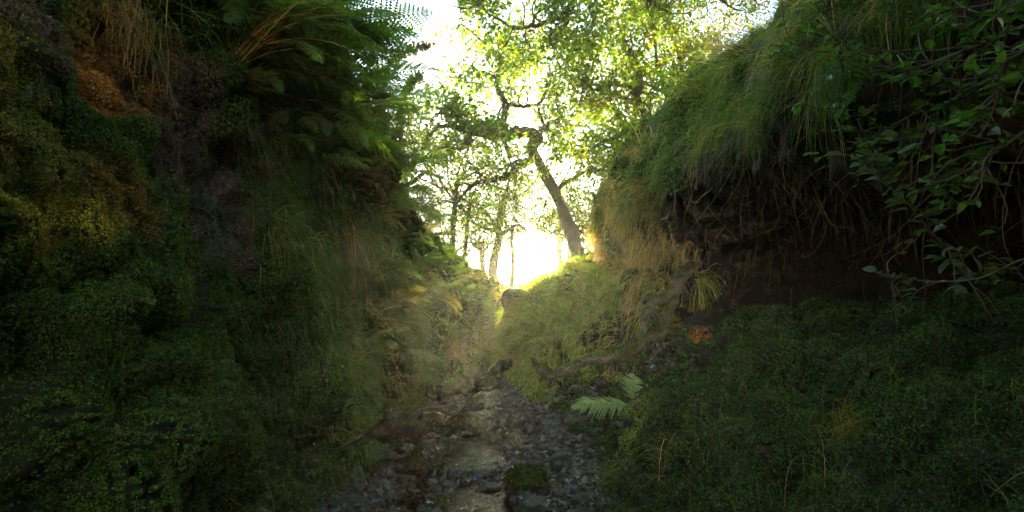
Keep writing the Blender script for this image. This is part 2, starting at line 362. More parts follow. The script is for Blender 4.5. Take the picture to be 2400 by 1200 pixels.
# broad colour of the ground: dark peaty earth, grey rock, rusty rock, stream gravel, far grass, painted shade in the hollow
Uf = U.reshape(-1); col = np.tile(np.array([.040, .030, .020]), (len(TV), 1))
def blend(c, w):
    global col
    col = col * (1 - w[:, None]) + np.array(c)[None] * w[:, None]
wig = fbm(TV, .12, 3, 31)
def spot(px, py, rad, soft=.5):
    p, _ = hit(px, py); d = np.linalg.norm(TV - p, axis=1) / rad + .55 * wig; return 1 - sstep(1 - soft, 1 + .1, d)
blend((.02, .032, .008), sstep(-.2, .4, fbm(TV, .3, 3, 40)) * wall.reshape(-1) * .7)
ROCK = np.zeros(len(TV))
for (px, py, rd) in ((360, 230, .26), (390, 330, .26), (560, 400, .30), (480, 500, .26), (520, 560, .2), (250, 90, .25), (60, 60, .25)):
    w = spot(px, py, rd); ROCK = np.maximum(ROCK, w); blend((.15, .115, .085), w * .9)
for (px, py, rd) in ((175, 130, .26), (215, 165, .16), (240, 190, .13)):
    w = spot(px, py, rd); ROCK = np.maximum(ROCK, w); blend((.36, .17, .055), w * .9)
for (px, py, rd) in ((330, 460, .10), (120, 450, .12), (660, 350, .12)):
    blend((.26, .13, .035), spot(px, py, rd) * .8)
blend((.042, .036, .03), sstep(7.7, 8.3, Uf) * (1 - sstep(9.9, 10.3, Uf)))
blend((.05, .075, .018), sstep(5, 8, TV[:, 1]) * .9)
blend((.022, .014, .009), sstep(13.0, 13.6, Uf) * (1 - sstep(16.5, 17.0, Uf)) * (1 - sstep(4, 5, TV[:, 1])))  # dark soil under the overhang, with the hollow's shade put into the colour
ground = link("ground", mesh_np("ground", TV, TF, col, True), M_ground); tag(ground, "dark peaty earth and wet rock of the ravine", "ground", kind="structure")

# area-weighted scatter over the ground grid
A = TV[TF]; AR = np.linalg.norm(np.cross(A[:, 1] - A[:, 0], A[:, 3] - A[:, 0]), axis=1)
CEN = A.mean(1); CU = Uf[TF[:, 0]]; CPX, CPY, CPD = project(CEN); CN = nrm(TN[TF].mean(1))
CDIST = np.linalg.norm(CEN - np.array([0, 0, CAMZ]), axis=1)
INVIEW = (CPD > .3) & (CPX > -350) & (CPX < 2750) & (CPY > -300) & (CPY < 1500)
CROCK = ROCK[TF[:, 0]]
def scatter(n, w, seed):
    r = rng(seed); p = AR * w; p = np.where(np.isfinite(p), p, 0); cs = np.cumsum(p)
    k = np.searchsorted(cs, r.random(n) * cs[-1]); k = np.clip(k, 0, len(AR) - 1)
    a, b = r.random((2, n, 1)); Q = A[k]; P = (Q[:, 0] * (1 - a) + Q[:, 1] * a) * (1 - b) + (Q[:, 3] * (1 - a) + Q[:, 2] * a) * b
    return P, CN[k], k, r
def rot_z(ax, r): return None

# ------------------------------------------------------------------ water
wy = np.concatenate([np.linspace(-8, .5, 30, endpoint=False), np.linspace(.5, 7, 160)])
gi = pchip(ys, GU, wy); ce = np.searchsorted(us, 8.0); cr = np.searchsorted(us, 10.0)
lvl = (gi[:, ce, 1] + gi[:, cr, 1]) / 2 - .026
lvl = np.where(wy < 2.9, -.021, lvl)
xs_ = np.linspace(-.25, 1.25, 40); W = np.zeros((len(wy), 40, 3))
W[..., 0] = gi[:, ce, 0][:, None] * (1 - xs_) + gi[:, cr, 0][:, None] * xs_; W[..., 1] = wy[:, None]; W[..., 2] = lvl[:, None]
k0 = np.arange(len(wy) - 1)[:, None] * 40; k1 = np.arange(39)[None]
WF = np.stack([k0 + k1, k0 + k1 + 1, k0 + 40 + k1 + 1, k0 + 40 + k1], -1).reshape(-1, 4)
tag(link("stream_water", mesh_np("stream_water", W.reshape(-1, 3), WF, None, True), M_water), "shallow clear stream over dark gravel", "water", kind="structure")

# ------------------------------------------------------------------ templates
def leaf_t(w=.62, fold=.14, curl=-.1):          # ovate leaf along +x, length 1
    V = np.array([[0, 0, 0], [.28, w * .42, fold * .8], [.62, w * .40, fold * .7 + curl * .3], [1, 0, curl], [.62, -w * .40, fold * .7 + curl * .3], [.28, -w * .42, fold * .8],
                  [.3, 0, 0], [.65, 0, curl * .3]])
    F = np.array([[0, 6, 1, 1], [6, 7, 2, 1], [7, 3, 2, 2], [0, 5, 6, 6], [6, 5, 4, 7], [7, 4, 3, 3]]); return V, F
def oakleaf_t():
    P = np.array([[0, 0], [.18, .10], [.30, .25], [.40, .13], [.55, .30], [.66, .15], [.80, .22], [1, 0]])
    up = [[x, y, .12 * y] for x, y in P]; dn = [[x, -y, .12 * y] for x, y in P[1:-1]]
    V = np.array(up + dn); V[:, 2] -= .18 * V[:, 0] ** 2; F = []
    n = len(P)
    for i in range(1, n - 2): F.append([i, i + 1, n + i, n + i - 1])
    F.append([0, 1, n, n]); F.append([n - 2, n - 1, n + n - 3, n + n - 3]); return V, np.array(F)
def tri_fix(F):                                  # keep quads; degenerate quads are split off as they are harmless to cycles
    return F
LEAF = leaf_t(); OAK = oakleaf_t()
MOSSLEAF = (np.array([[0, -.2, 0], [.5, -.42, .1], [1, 0, .25], [.5, .42, .1], [0, .2, 0]]), np.array([[0, 1, 3, 4], [1, 2, 3, 3]]))
def tangent(Nn, r):
    v = r.normal(size=Nn.shape); return nrm(v - Nn * np.sum(v * Nn, axis=1, keepdims=True))
def leaf_mesh(P, axis, up, size, colr, T=LEAF):
    V, F = stamp(T[0], T[1], P, frames(axis, up), size); return V, F, np.repeat(colr, len(T[0]), axis=0)

# ------------------------------------------------------------------ moss
def moss(name, n, w, size, base, seed, label, lod=2.1, tone=None, lift=.0, clump=.16):
    w = w * np.where(INVIEW, 1, .0) * np.clip(1 / CDIST ** 2, 0, 1.0)
    P, Nn, k, r = scatter(n, w, seed); d = np.linalg.norm(P - np.array([0, 0, CAMZ]), axis=1)
    c1 = fbm(P, clump, 3, seed + 1); c2 = fbm(P, .035, 2, seed + 2)
    P = P + Nn * (lift + .012 * c2[:, None] + .02 * r.random((n, 1)) + .06 * np.clip(c1 + .1, 0, 1)[:, None])
    ax = nrm(tangent(Nn, r) + Nn * (.25 + .5 * r.random((n, 1))) - np.array([0, 0, .35]))
    up = nrm(Nn + .5 * r.normal(size=(n, 3)))
    s = size * (.6 + .8 * r.random(n)) * np.clip(d / lod, .8, 4)
    colr = vary(base, n, r, .5, .25) * (1 + .35 * c1[:, None])
    if tone is not None:
        for f, c in tone:
            g = f(P)[:, None]; colr = colr * (1 - g) + vary(c, n, r, .5, .2) * g
    V, F, C = leaf_mesh(P, ax, up, s, colr.clip(.003, .8), MOSSLEAF)
    o = link(name, mesh_np(name, V, F, C), M_moss); tag(o, label, "moss", kind="stuff"); return o
def near(px, py, rad):
    p, _ = hit(px, py)
    return lambda P: (1 - sstep(.6, 1.05, np.linalg.norm(P - p, axis=1) / rad + .5 * fbm(P, .12, 3, 77)))
yy0 = CEN[:, 1]
leftm = (CU < 7.9) & (CU > 1.5) & (CEN[:, 1] < 4.2)
DC = disp.reshape(-1)[TF[:, 0]]
mm = (.22 + .78 * sstep(-.06, .01, DC)) * leftm * (1 - .8 * sstep(2.9, 4.0, CEN[:, 1]))
def rockf(P):
    d = np.zeros(len(P))
    for f in ROCKF: d = np.maximum(d, f(P))
    return d
ROCKF = [near(a, b, c) for a, b, c in ((360, 230, .28), (390, 330, .28), (560, 400, .34), (480, 500, .28), (520, 560, .2), (700, 420, .2), (620, 330, .2), (60, 60, .25))]
moss("moss", 800000, mm, .0058, (.056, .098, .014), 60, "leafy green moss cushions covering the left bank",
     tone=[(rockf, (.11, .085, .06)), (near(185, 140, .28), (.28, .14, .045)), (near(225, 190, .14), (.38, .17, .04)), (near(110, 440, .24), (.27, .22, .022)), (near(60, 330, .22), (.11, .12, .018)), (near(250, 470, .2), (.17, .11, .02)), (near(30, 150, .3), (.14, .13, .02))])
rm = (CU > 9.9) & (CU < 13.8) & (CEN[:, 1] < 3.5)
mm = (.35 + .65 * sstep(-.06, .0, DC)) * rm
moss("moss", 450000, mm, .0058, (.046, .085, .018), 61, "soft green moss over the low right-hand hummock",
     tone=[(near(1480, 1010, .26), (.15, .21, .035)), (near(2000, 1030, .12), (.14, .14, .02))])
um = ((yy0 > 4.6) | (CU < 13.2) | (CU > 16.6)) & ((CU < 7.8) & (CU > 2.5) | (CU > 10.2) & (CU < 18)) & (CEN[:, 1] > 3.2) & (CEN[:, 1] < 9) & ~((CU > 10.0) & (CU < 13.7) & (yy0 > 4.7))
moss("moss", 160000, um * sstep(-.3, .3, fbm(CEN, .3, 3, 53)), .0095, (.06, .10, .016), 62, "thin moss on the banks farther up the stream", tone=[(near(1165, 800, .6), (.16, .17, .02)), (near(1660, 780, .14), (.35, .17, .03))])

# ------------------------------------------------------------------ grass
def blades(P, D, L, W, droop, colr, r, seg=5, tipc=None):
    n = len(P); D = nrm(D); side = nrm(np.cross(D, r.normal(size=(n, 3)))); t = np.linspace(0, 1, seg + 1)
    bend = r.normal(size=(n, 3)) * .22; V = []; cur = P.copy(); d = D.copy(); C = []
    for i, tt in enumerate(t):
        w = (W * (1 - tt) ** .7)[:, None]; V.append(cur - side * w); V.append(cur + side * w)
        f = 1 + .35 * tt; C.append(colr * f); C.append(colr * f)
        d = nrm(d + (np.array([0, 0, -1.0]) * droop[:, None] + bend) / seg * (1 + tt)); cur = cur + d * (L / seg)[:, None]
    V = np.stack(V, 1); C = np.stack(C, 1); k = V.shape[1]; a = np.arange(seg) * 2
    T = np.stack([a, a + 1, a + 3, a + 2], 1); F = (T[None] + (np.arange(n) * k)[:, None, None]).reshape(-1, 4)
    return V.reshape(-1, 3), F, C.reshape(-1, 3)
def carpet(n, w, L, W, droop, base, seed, lean=(0, 0, 1.), spread=.6, clump=.12, nrmw=.7, dry=.15, dryc=(.28, .2, .08)):
    P, Nn, k, r = scatter(n, w * INVIEW, seed); P = P - Nn * .01
    q = np.floor(P / clump); h = np.stack([_h(q[:, 0].astype(int), q[:, 1].astype(int), q[:, 2].astype(int), s) for s in (1, 2, 3)], 1) * 2 - 1
    sm = np.stack([fbm(P, clump * 1.5, 2, seed + s) for s in (3, 4, 5)], 1) * 1.5
    D = Nn * nrmw + np.array(lean) + (h * .5 + sm) * spread + r.normal(size=(n, 3)) * .25
    ln = L * (.45 + .9 * r.random(n)) * (1 + .35 * h[:, 0]); dr = droop * (.5 + r.random(n))
    c = vary(base, n, r, .42, .22); isd = (r.random(n) < dry * (1 + h[:, 1]))[:, None]; c = np.where(isd, vary(dryc, n, r, .25, .1), c)
    W = W * np.maximum(1, P[:, 1] / 2.6)
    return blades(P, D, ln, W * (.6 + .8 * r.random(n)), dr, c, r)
def grassobj(parts, label, name="grass"):
    V, F, C = joinm(parts); o = link(name, mesh_np(name, V, F, C), M_grass); tag(o, label, "grass", kind="stuff"); return o
yy = CEN[:, 1]; zz = CEN[:, 2]
talus = (CU > 10.02) & (CU < 13.8) & (yy > 4.15 + .5 * (CU - 10) * (CU < 11.5)) & (yy < 12)
grassobj([carpet(60000, talus * np.clip(6 / yy, .3, 1.2) ** 2 * (1 - .85 * ((yy < 4.7) & (CU > 11.6))), .2, .0022, 1.9, (.15, .23, .025), 70, lean=(-.5, -.3, .6), clump=.3, spread=.9),],
         "long bright grass on the slope right of the stream")
lip = (CU > 16.65) & (CU < 18.6) & (yy > 1.0) & (yy < 8)
nose = (CU > 13.2) & (CU < 17.6) & (yy > 3.9) & (yy < 8)
under = (CU > 14.2) & (CU < 16.8) & (yy > .8) & (yy < 5)
grassobj([carpet(46000, lip * np.clip(3 / yy, .3, 2) ** 1.5 * sstep(-.25, .15, fbm(CEN, .22, 3, 91)), .25, .0014, 2.2, (.055, .11, .018), 72, lean=(-.7, -.3, .5), dry=.14, spread=1.6),
          carpet(24000, nose * sstep(-.3, .2, fbm(CEN, .2, 3, 92)), .2, .0016, 2.2, (.15, .17, .03), 73, lean=(-.8, -.4, .25), dry=.45, dryc=(.42, .28, .09), spread=1.3),
          carpet(1300, under * sstep(-.1, .3, fbm(CEN, .3, 3, 93)), .3, .0011, 1.6, (.06, .055, .025), 74, lean=(-.3, -.3, -.2), dry=.4, spread=1.3, dryc=(.13, .09, .05))],
         "fine grass hanging over the edge of the right-hand overhang")
ls = (CU < 7.9) & (CU > 4.6) & (yy > 3.0) & (yy < 9.5)
lw = (CU < 7.6) & (CU > 3.6) & (yy > 2.2) & (yy < 4.6)
grassobj([carpet(22000, ls * np.clip(5 / yy, .3, 1.6) ** 2 * sstep(-.35, .15, fbm(CEN, .35, 3, 75)), .2, .0019, 1.8, (.09, .16, .02), 76, lean=(.5, -.3, .5), dry=.12, spread=.9, clump=.25),
          carpet(9000, lw * sstep(-.1, .3, fbm(CEN, .5, 2, 78)), .22, .0014, 2.2, (.05, .115, .018), 77, lean=(.5, -.2, .3), dry=.06)],
         "mixed fresh and withered grass on the left bank beside the stream")
bl = ((CU < 8.2) & (CU > 6.6) | (CU > 9.8) & (CU < 12.5)) & (yy < 3.2) & (yy > .8)
grassobj([carpet(1800, bl * sstep(.0, .35, fbm(CEN, .4, 2, 79)), .18, .0010, 1.8, (.06, .11, .025), 80, lean=(0, 0, .8), dry=.08)],
         "sparse thin grass around the near stream edges")
top = ((CU < 3.2) & (CU > 1.2) | (CU > 18) & (CU < 19.6)) & (yy > 1) & (yy < 14)
flat = (yy > 9) & (yy < 28)
grassobj([carpet(16000, top * 1.0, .3, .0022, 1.5, (.08, .11, .03), 81, dry=.25), carpet(22000, flat * np.clip(12 / yy, 0, 1) ** 2, .16, .003, 1.3, (.10, .13, .03), 82, dry=.2)],
         "meadow grass on the banktops and at the head of the gully")

# ------------------------------------------------------------------ trees
class Tree:
    def __init__(s): s.lines = []; s.twigs = []
def wander(p, d, L, n, r, wob, up):
    P = [p]; dirs = [d]; bend = r.normal(size=3) * wob
    for i in range(n):
        if i % 2 == 0: bend = r.normal(size=3) * wob
        d = d + bend + up; d = d / np.linalg.norm(d); p = p + d * (L / n); P.append(p); dirs.append(d)
    return np.array(P), np.array(dirs)
def branch(T, p, d, L, rad, lvl, r, wob=.35, up=np.array([0, 0, .06]), spl=(4, 4, 3)):
    n = max(4, int(7 - lvl)); P, Dn = wander(p, d, L, n, r, wob, up)
    T.lines.append((P, np.linspace(rad, rad * .35, len(P)), lvl))
    if lvl >= len(spl):
        T.twigs.append(P); return
    for k in range(spl[lvl]):
        i = int(r.integers(1, n + 1)) if k else n
        side = r.normal(size=3); side -= Dn[i] * (side @ Dn[i]); side /= np.linalg.norm(side)
        a = r.uniform(.5, 1.15) if k else r.uniform(0, .5)
        nd = Dn[i] * math.cos(a) + side * math.sin(a) + np.array([0, 0, .12]); nd /= np.linalg.norm(nd)
        f = 1 - .55 * i / n
        branch(T, P[i], nd, L * r.uniform(.42, .68), rad * f * .6, lvl + 1, r, wob, up, spl)
def limb(T, C, r, nsub=8, L=.9, spl=(4, 3), wob=.38, start=.15, up=.06, bias=None, amp=1.0):
    """traced limb: rows of (x,y,z,radius); side branches grow from it"""
    S = smooth_path(C, 6); S[1:-1, :3] += r.normal(size=(len(S) - 2, 3)) * S[1:-1, 3:4] * .25 * amp
    T.lines.append((S[:, :3], S[:, 3], 0)); n = len(S); Dn = nrm(np.gradient(S[:, :3], axis=0))
    for k in range(nsub):
        i = int(np.clip(n * (start + (1 - start) * (k + r.random()) / nsub), 1, n - 1))
        side = r.normal(size=3); side -= Dn[i] * (side @ Dn[i]); side /= np.linalg.norm(side); a = r.uniform(.6, 1.3)
        nd = Dn[i] * math.cos(a) + side * math.sin(a) + np.array([0, 0, .2]) + (0 if bias is None else np.array(bias)); nd /= np.linalg.norm(nd)
        branch(T, S[i, :3], nd, L * r.uniform(.6, 1.2), min(S[i, 3] * .5, .035), 1, r, wob, np.array([0, 0, up]), (0,) + spl)
    branch(T, S[-1, :3], Dn[-1], L * .8, S[-1, 3] * .9, 1, r, wob, np.array([0, 0, up]), (0,) + spl)
def tree_parts(T, r, leaf=.085, per=9, base=(.075, .125, .018), spread=.16, kthin=3):
    parts = []
    for P, Rr, lvl in T.lines:
        k = 8 if Rr[0] > .05 else (5 if Rr[0] > .012 else kthin)
        parts.append(tube(P, np.maximum(Rr, .0025), k, .25 if k == 8 else 0, 3, cap=False))
    V, F, _ = joinm(parts); tw = np.array([t[-1] for t in T.twigs] + [t[len(t) // 2] for t in T.twigs])
    dr = np.array([t[-1] - t[-2] for t in T.twigs] * 2)
    n = len(tw) * per; C = np.repeat(tw, per, axis=0) + r.normal(size=(n, 3)) * spread * np.array([1, 1, .7])
    ax = nrm(nrm(np.repeat(dr, per, axis=0)) * .5 + r.normal(size=(n, 3)) - np.array([0, 0, .25])); up = nrm(r.normal(size=(n, 3)) * .8 + np.array([0, 0, 1.]))
    cl = np.repeat(vary(base, len(tw), r, .25, .25), per, axis=0) * (1 + .25 * r.normal(size=(n, 1)).clip(-2, 2))
    return (V, F), leaf_mesh(C, ax, up, leaf * (.55 + .8 * r.random(n)), cl.clip(.004, .6), OAK)
def make_tree(T, r, loc, label, group=None, name="oak_tree", bark=None, cull=None, **kw):
    t, l = tree_parts(T, r, **kw); e = empty(name, loc, label, "tree", group)
    child("trunk", t[0], t[1], bark or M_bark, e, None, True)
    V, F, C = l
    if cull is not None:
        k = len(OAK[0]); keep = ~cull(V.reshape(-1, k, 3).mean(1)); V = V.reshape(-1, k, 3)[keep].reshape(-1, 3); C = C.reshape(-1, k, 3)[keep].reshape(-1, 3)
        nf = len(OAK[1]); F = (OAK[1][None] + (np.arange(keep.sum()) * k)[:, None, None]).reshape(-1, 4)
    child("crown", V, F, M_leaf, e, C); return e
def pxl(rows, d):
    """rows (px, py, depth offset, radius)"""
    return np.array([[*at(a, b, d + o), w] for a, b, o, w in rows])

# the leaning oak in the middle
r = rng(101); T = Tree(); D0 = 11.5
tr = pxl([(1372, 640, 0, .30), (1352, 590, 0, .21), (1338, 540, 0, .185), (1318, 490, -.1, .17), (1298, 445, -.1, .16), (1275, 405, -.2, .15), (1258, 372, -.2, .14), (1245, 345, -.3, .155), (1262, 325, -.3, .15), (1240, 312, -.4, .12)], D0)
T.lines.append((smooth_path(tr, 6)[:, :3], smooth_path(tr, 6)[:, 3] * .82, 0))
LB = [
 ([(1255, 318, -.3, .12), (1215, 312, -.6, .10), (1180, 320, -.9, .085), (1140, 312, -1.2, .07), (1105, 312, -1.4, .06), (1095, 335, -1.6, .045), (1080, 350, -1.7, .03), (1050, 345, -1.9, .02)], 8),
 ([(1185, 318, -.9, .07), (1178, 290, -1.0, .065), (1150, 290, -1.1, .06), (1110, 300, -1.3, .055), (1085, 305, -1.5, .05), (1060, 292, -1.7, .04), (1025, 300, -1.9, .035), (1000, 330, -2.0, .025), (985, 370, -2.1, .015)], 9),
 ([(1178, 292, -1.0, .06), (1185, 250, -.9, .055), (1170, 215, -.8, .05), (1165, 182, -.8, .045), (1178, 160, -.7, .04), (1172, 135, -.7, .03), (1140, 105, -.8, .022), (1105, 75, -.9, .015), (1080, 55, -1, .01)], 11),
 ([(1165, 182, -.8, .035), (1140, 172, -1., .03), (1118, 178, -1.1, .022), (1105, 190, -1.2, .012)], 5),
 ([(1168, 180, -.8, .035), (1195, 158, -.5, .03), (1215, 142, -.4, .022), (1240, 138, -.2, .012)], 6),
 ([(1185, 247, -.9, .04), (1220, 247, -.6, .036), (1258, 245, -.4, .03), (1280, 215, -.2, .026), (1290, 175, 0, .02), (1275, 120, .1, .012)], 9),
 ([(1258, 322, -.3, .07), (1275, 300, -.1, .05), (1295, 285, .1, .035), (1308, 295, .3, .03), (1305, 230, .4, .025), (1300, 160, .5, .015)], 9),
 ([(1248, 372, -.2, .08), (1225, 385, -.4, .065), (1195, 405, -.6, .055), (1160, 420, -.9, .05), (1130, 425, -1.1, .04), (1100, 440, -1.2, .03), (1070, 475, -1.3, .02)], 8),
 ([(1100, 300, -1.3, .035), (1065, 275, -1.5, .03), (1035, 265, -1.6, .024), (1010, 280, -1.7, .014)], 6),
 ([(1180, 322, -.9, .04), (1188, 345, -1.0, .03), (1192, 370, -1.1, .018)], 3),
 ([(1258, 245, -.4, .02), (1280, 300, .2, .03), (1330, 330, .6, .025), (1375, 345, .9, .018), (1410, 320, 1.1, .01)], 7),
 ([(1300, 445, -.1, .05), (1340, 420, .3, .04), (1380, 400, .6, .03), (1420, 400, .9, .02)], 7),
]
for rows, n in LB: limb(T, pxl(rows, D0) * [1, 1, 1, 1.25], r, n, .75, (3, 3), .4)
def gap(Pt):                                    # the opening of bright sky that the crown does not reach
    x, y, f = project(Pt); return ((x < 1075 + .0 * y) & (y < 60)) | ((x < 1020) & (y < 130)) | ((x < 935 + 0 * x) & (y < 300)) | ((x > 1360) & (x < 1425) & (y > 470) & (y < 590))
make_tree(T, r, at(1372, 640, D0), "gnarled oak leaning left over the stream in the middle of the view", cull=gap, per=6, leaf=.105, spread=.09, base=(.10, .16, .018))

# oak whose boughs come out from behind the right bank
r = rng(102); T = Tree(); D0 = 10.5
b0 = np.array([5.2, 12.5, 2.2])
tr = np.vstack([[*b0, .2], [4.6, 12, 3.0, .17], pxl([(1600, 330, 0.6, .14), (1545, 298, 0, .12)], D0)])
T.lines.append((smooth_path(tr, 6)[:, :3], smooth_path(tr, 6)[:, 3], 0))
for rows, n in [
 ([(1545, 298, 0, .11), (1510, 270, -.2, .09), (1492, 240, -.3, .08), (1503, 195, -.3, .06), (1488, 150, -.4, .05), (1470, 110, -.5, .035), (1450, 65, -.6, .02)], 12),
 ([(1488, 238, -.3, .05), (1450, 225, -.5, .04), (1410, 212, -.7, .03), (1370, 205, -.9, .018)], 9),
 ([(1480, 240, -.3, .04), (1482, 205, -.5, .035), (1440, 200, -.8, .03), (1400, 200, -1, .02), (1370, 190, -1.1, .012)], 7),
 ([(1525, 292, 0, .06), (1480, 300, -.3, .05), (1445, 320, -.5, .042), (1410, 335, -.7, .035), (1380, 352, -.9, .025), (1350, 360, -1, .015)], 10),
 ([(1500, 300, -.1, .05), (1470, 330, -.1, .04), (1455, 360, 0, .03), (1430, 385, .1, .018)], 8),
 ([(1560, 300, .1, .06), (1590, 240, .3, .05), (1600, 170, .4, .04), (1580, 100, .4, .03), (1560, 40, .4, .015)], 12),
 ([(1540, 295, 0, .05), (1560, 220, .2, .04), (1540, 140, .2, .03), (1530, 60, .1, .015)], 10),
 ([(1590, 240, .3, .04), (1640, 180, .5, .03), (1680, 110, .7, .02)], 8)]:
    limb(T, pxl(rows, D0) * [1, 1, 1, 1.2], r, n, .8, (3, 3), .4)
make_tree(T, r, b0, "dark-boughed oak rising behind the turf overhang on the right", cull=gap, per=9, leaf=.10, spread=.11, base=(.105, .155, .016))

# oak overhead, limbs reaching in from the top edge
r = rng(103); T = Tree(); D0 = 7.5
b0 = np.array([4.7, 8.0, 2.5])
tr = np.vstack([[*b0, .2], [4.7, 8, 4.8, .17], [4.3, 7.9, 6.6, .14], [2.8, 7.8, 6.9, .12], pxl([(1350, -80, 0.2, .10)], D0)])
T.lines.append((smooth_path(tr, 6)[:, :3], smooth_path(tr, 6)[:, 3], 0))
for rows, n in [
 ([(1350, -60, .2, .08), (1345, -10, 0, .06), (1328, 30, -.1, .045), (1290, 48, -.3, .035), (1245, 62, -.5, .028), (1205, 65, -.7, .022), (1170, 45, -.8, .015)], 12),
 ([(1340, 5, 0, .04), (1325, 55, -.1, .03), (1292, 78, -.2, .024), (1290, 105, -.3, .016)], 7),
 ([(1250, 60, -.5, .02), (1255, 35, -.6, .018), (1275, 20, -.7, .01)], 4),
 ([(1350, -60, .2, .06), (1395, -10, .3, .03), (1390, 50, .3, .022), (1365, 85, .3, .012)], 8),
 ([(1350, -80, .2, .06), (1250, -60, -.2, .045), (1180, -30, -.6, .03), (1120, 10, -1., .015)], 11),
 ([(1380, -80, .4, .06), (1450, -40, .6, .045), (1520, 0, .8, .03), (1570, 30, 1, .015)], 12),
 ([(1420, -80, .4, .06), (1540, -70, .6, .045), (1640, -30, .8, .03), (1720, 20, 1, .015)], 12)]:
    limb(T, pxl(rows, D0) * [1, 1, 1, 1.1], r, n, .6, (3, 3), .4)
make_tree(T, r, b0, "oak with dark limbs entering from the top edge above the others", cull=gap, per=7, leaf=.075, spread=.085, base=(.105, .165, .02))

# generic oaks: copies share nothing but the recipe
def plain_tree(seed, base, H, rad, label, group=None, spl=(5, 4, 3), lean=(0, 0), fork=.45, leafs=.12, per=8, L=None, basec=(.08, .12, .02), nsub=7, spread=.25, twist=.3):
    r = rng(seed); T = Tree(); b = np.array(base, float); pts = []
    for i, t in enumerate(np.linspace(0, 1, 6)):
        pts.append([b[0] + lean[0] * t * H * fork + r.normal() * rad * twist * (i > 0), b[1] + lean[1] * t * H * fork, b[2] - .1 + H * fork * t, rad * (1.35 if i == 0 else 1 - .35 * t)])
    S = smooth_path(pts, 4); T.lines.append((S[:, :3], S[:, 3], 0)); L = L or H * .38
    for k in range(nsub):
        a = 2 * math.pi * (k + r.random() * .6) / nsub; i = int(len(S) * (.85 + .15 * k / nsub)) - 1
        d = nrm(np.array([math.cos(a), math.sin(a), r.uniform(.25, 1.1)]))
        branch(T, S[i, :3], d, L * r.uniform(.8, 1.2), S[i, 3] * .55, 0, r, .36, np.array([0, 0, .08]), spl)
    return make_tree(T, r, b, label, group, per=per, leaf=leafs, base=basec, spread=spread, kthin=3)
def foot(px, d, z=None):
    x, _ = ray(px, 600); gx = x * d; k = np.argmin((TV[:, 0] - gx) ** 2 + (TV[:, 1] - d) ** 2 + (TV[:, 2] > 5) * 9); return (gx, d, TV[k, 2])
plain_tree(201, foot(1163, 19), 7.0, .2, "hazy oak with a straight pale trunk directly left of the sun", spl=(4, 4, 3), fork=.47, L=2.2, per=3)
plain_tree(202, foot(1138, 23), 6.0, .17, "thinner hazy oak beside and behind the straight trunk", spl=(4, 4, 2), fork=.5, L=1.9, lean=(-.05, 0), per=3)
plain_tree(203, foot(1200, 17), 4.4, .07, "slender sapling standing against the sun glare", spl=(4, 3, 2), fork=.6, L=1.2, leafs=.09, spread=.2, per=5)
plain_tree(204, foot(1310, 30), 8.0, .2, "faint tree in the bright haze right of the sun", spl=(4, 3, 2), fork=.62, leafs=.16, L=2.2, per=5)
plain_tree(205, foot(1045, 13), 5.4, .09, "dark slanting oak behind the ferny left bank", spl=(4, 4, 3), lean=(.1, 0), fork=.5, L=1.9, leafs=.095, per=4)
plain_tree(206, foot(1075, 15), 5.4, .08, "young oak between the slanting oak and the hazy trunks", spl=(4, 3, 3), lean=(.12, 0), fork=.5, L=1.8, leafs=.1, per=4)
plain_tree(207, foot(960, 12), 6.2, .13, "light green oak rising past the ferns at the left bank", spl=(5, 4, 3), lean=(-.06, 0), fork=.42, L=2.0, leafs=.095, per=5)
plain_tree(208, foot(1400, 20), 6.5, .16, "pale tree behind the gap beside the leaning trunk", spl=(4, 4, 3), fork=.35, L=2.0, leafs=.12, per=8)
plain_tree(209, foot(1520, 17), 9.0, .2, "tall full oak behind the nose of the right bank", spl=(4, 4, 3), fork=.45, L=2.8, leafs=.12, per=6)
plain_tree(210, foot(1640, 14), 10.0, .2, "big oak filling the sky above the right bank", spl=(5, 4, 2), fork=.42, L=3.0, leafs=.11, per=7)
plain_tree(211, foot(1335, 26), 9.0, .2, "tall hazy oak behind the crown of the leaning oak", spl=(4, 4, 2), fork=.45, L=2.8, leafs=.14, per=5)
plain_tree(212, foot(1060, 27), 7.5, .18, "broad distant oak behind the left half of the view", spl=(4, 4, 2), fork=.4, L=2.8, leafs=.15, per=5)
plain_tree(213, foot(1260, 36), 3.4, .12, "small faraway tree low in the sun glare", spl=(4, 3, 2), fork=.35, L=1.2, leafs=.14, per=5)
plain_tree(214, (-6.5, 6, 3.6), 7.0, .2, "oak on top of the left bank mostly hidden by ferns", spl=(4, 4, 3), fork=.45, L=2.6, leafs=.1, per=8)
plain_tree(215, (6.5, 5, 3.4), 8.0, .2, "oak on top of the right bank above the hazel leaves", spl=(4, 4, 3), fork=.45, L=3.0, leafs=.1, per=8)

plain_tree(216, (-2.6, -4.5, 3.2), 6.5, .2, "spreading oak added behind the point of view to shade the foreground", spl=(5, 4, 3), fork=.4, L=3.2, leafs=.28, per=7)  # unseen oak, added to keep skylight off the near banks
plain_tree(217, (3.6, -4.0, 3.2), 6.5, .2, "second oak added on the right bank behind the point of view for shade", spl=(5, 4, 3), fork=.4, L=3.2, leafs=.28, per=7)  # its unseen partner, added to darken the foreground

plain_tree(218, foot(1272, 42), 5.4, .16, "low faint tree directly beneath the sun glare", spl=(4, 4, 2), fork=.35, L=2.0, leafs=.16, per=5)
plain_tree(219, foot(1195, 48), 6.0, .16, "faint far tree low between the straight trunk and the sapling", spl=(4, 4, 2), fork=.35, L=2.3, leafs=.17, per=5)
plain_tree(220, foot(1340, 38), 5.6, .16, "faint far tree at the foot of the leaning trunk", spl=(4, 4, 2), fork=.35, L=2.1, leafs=.15, per=5)

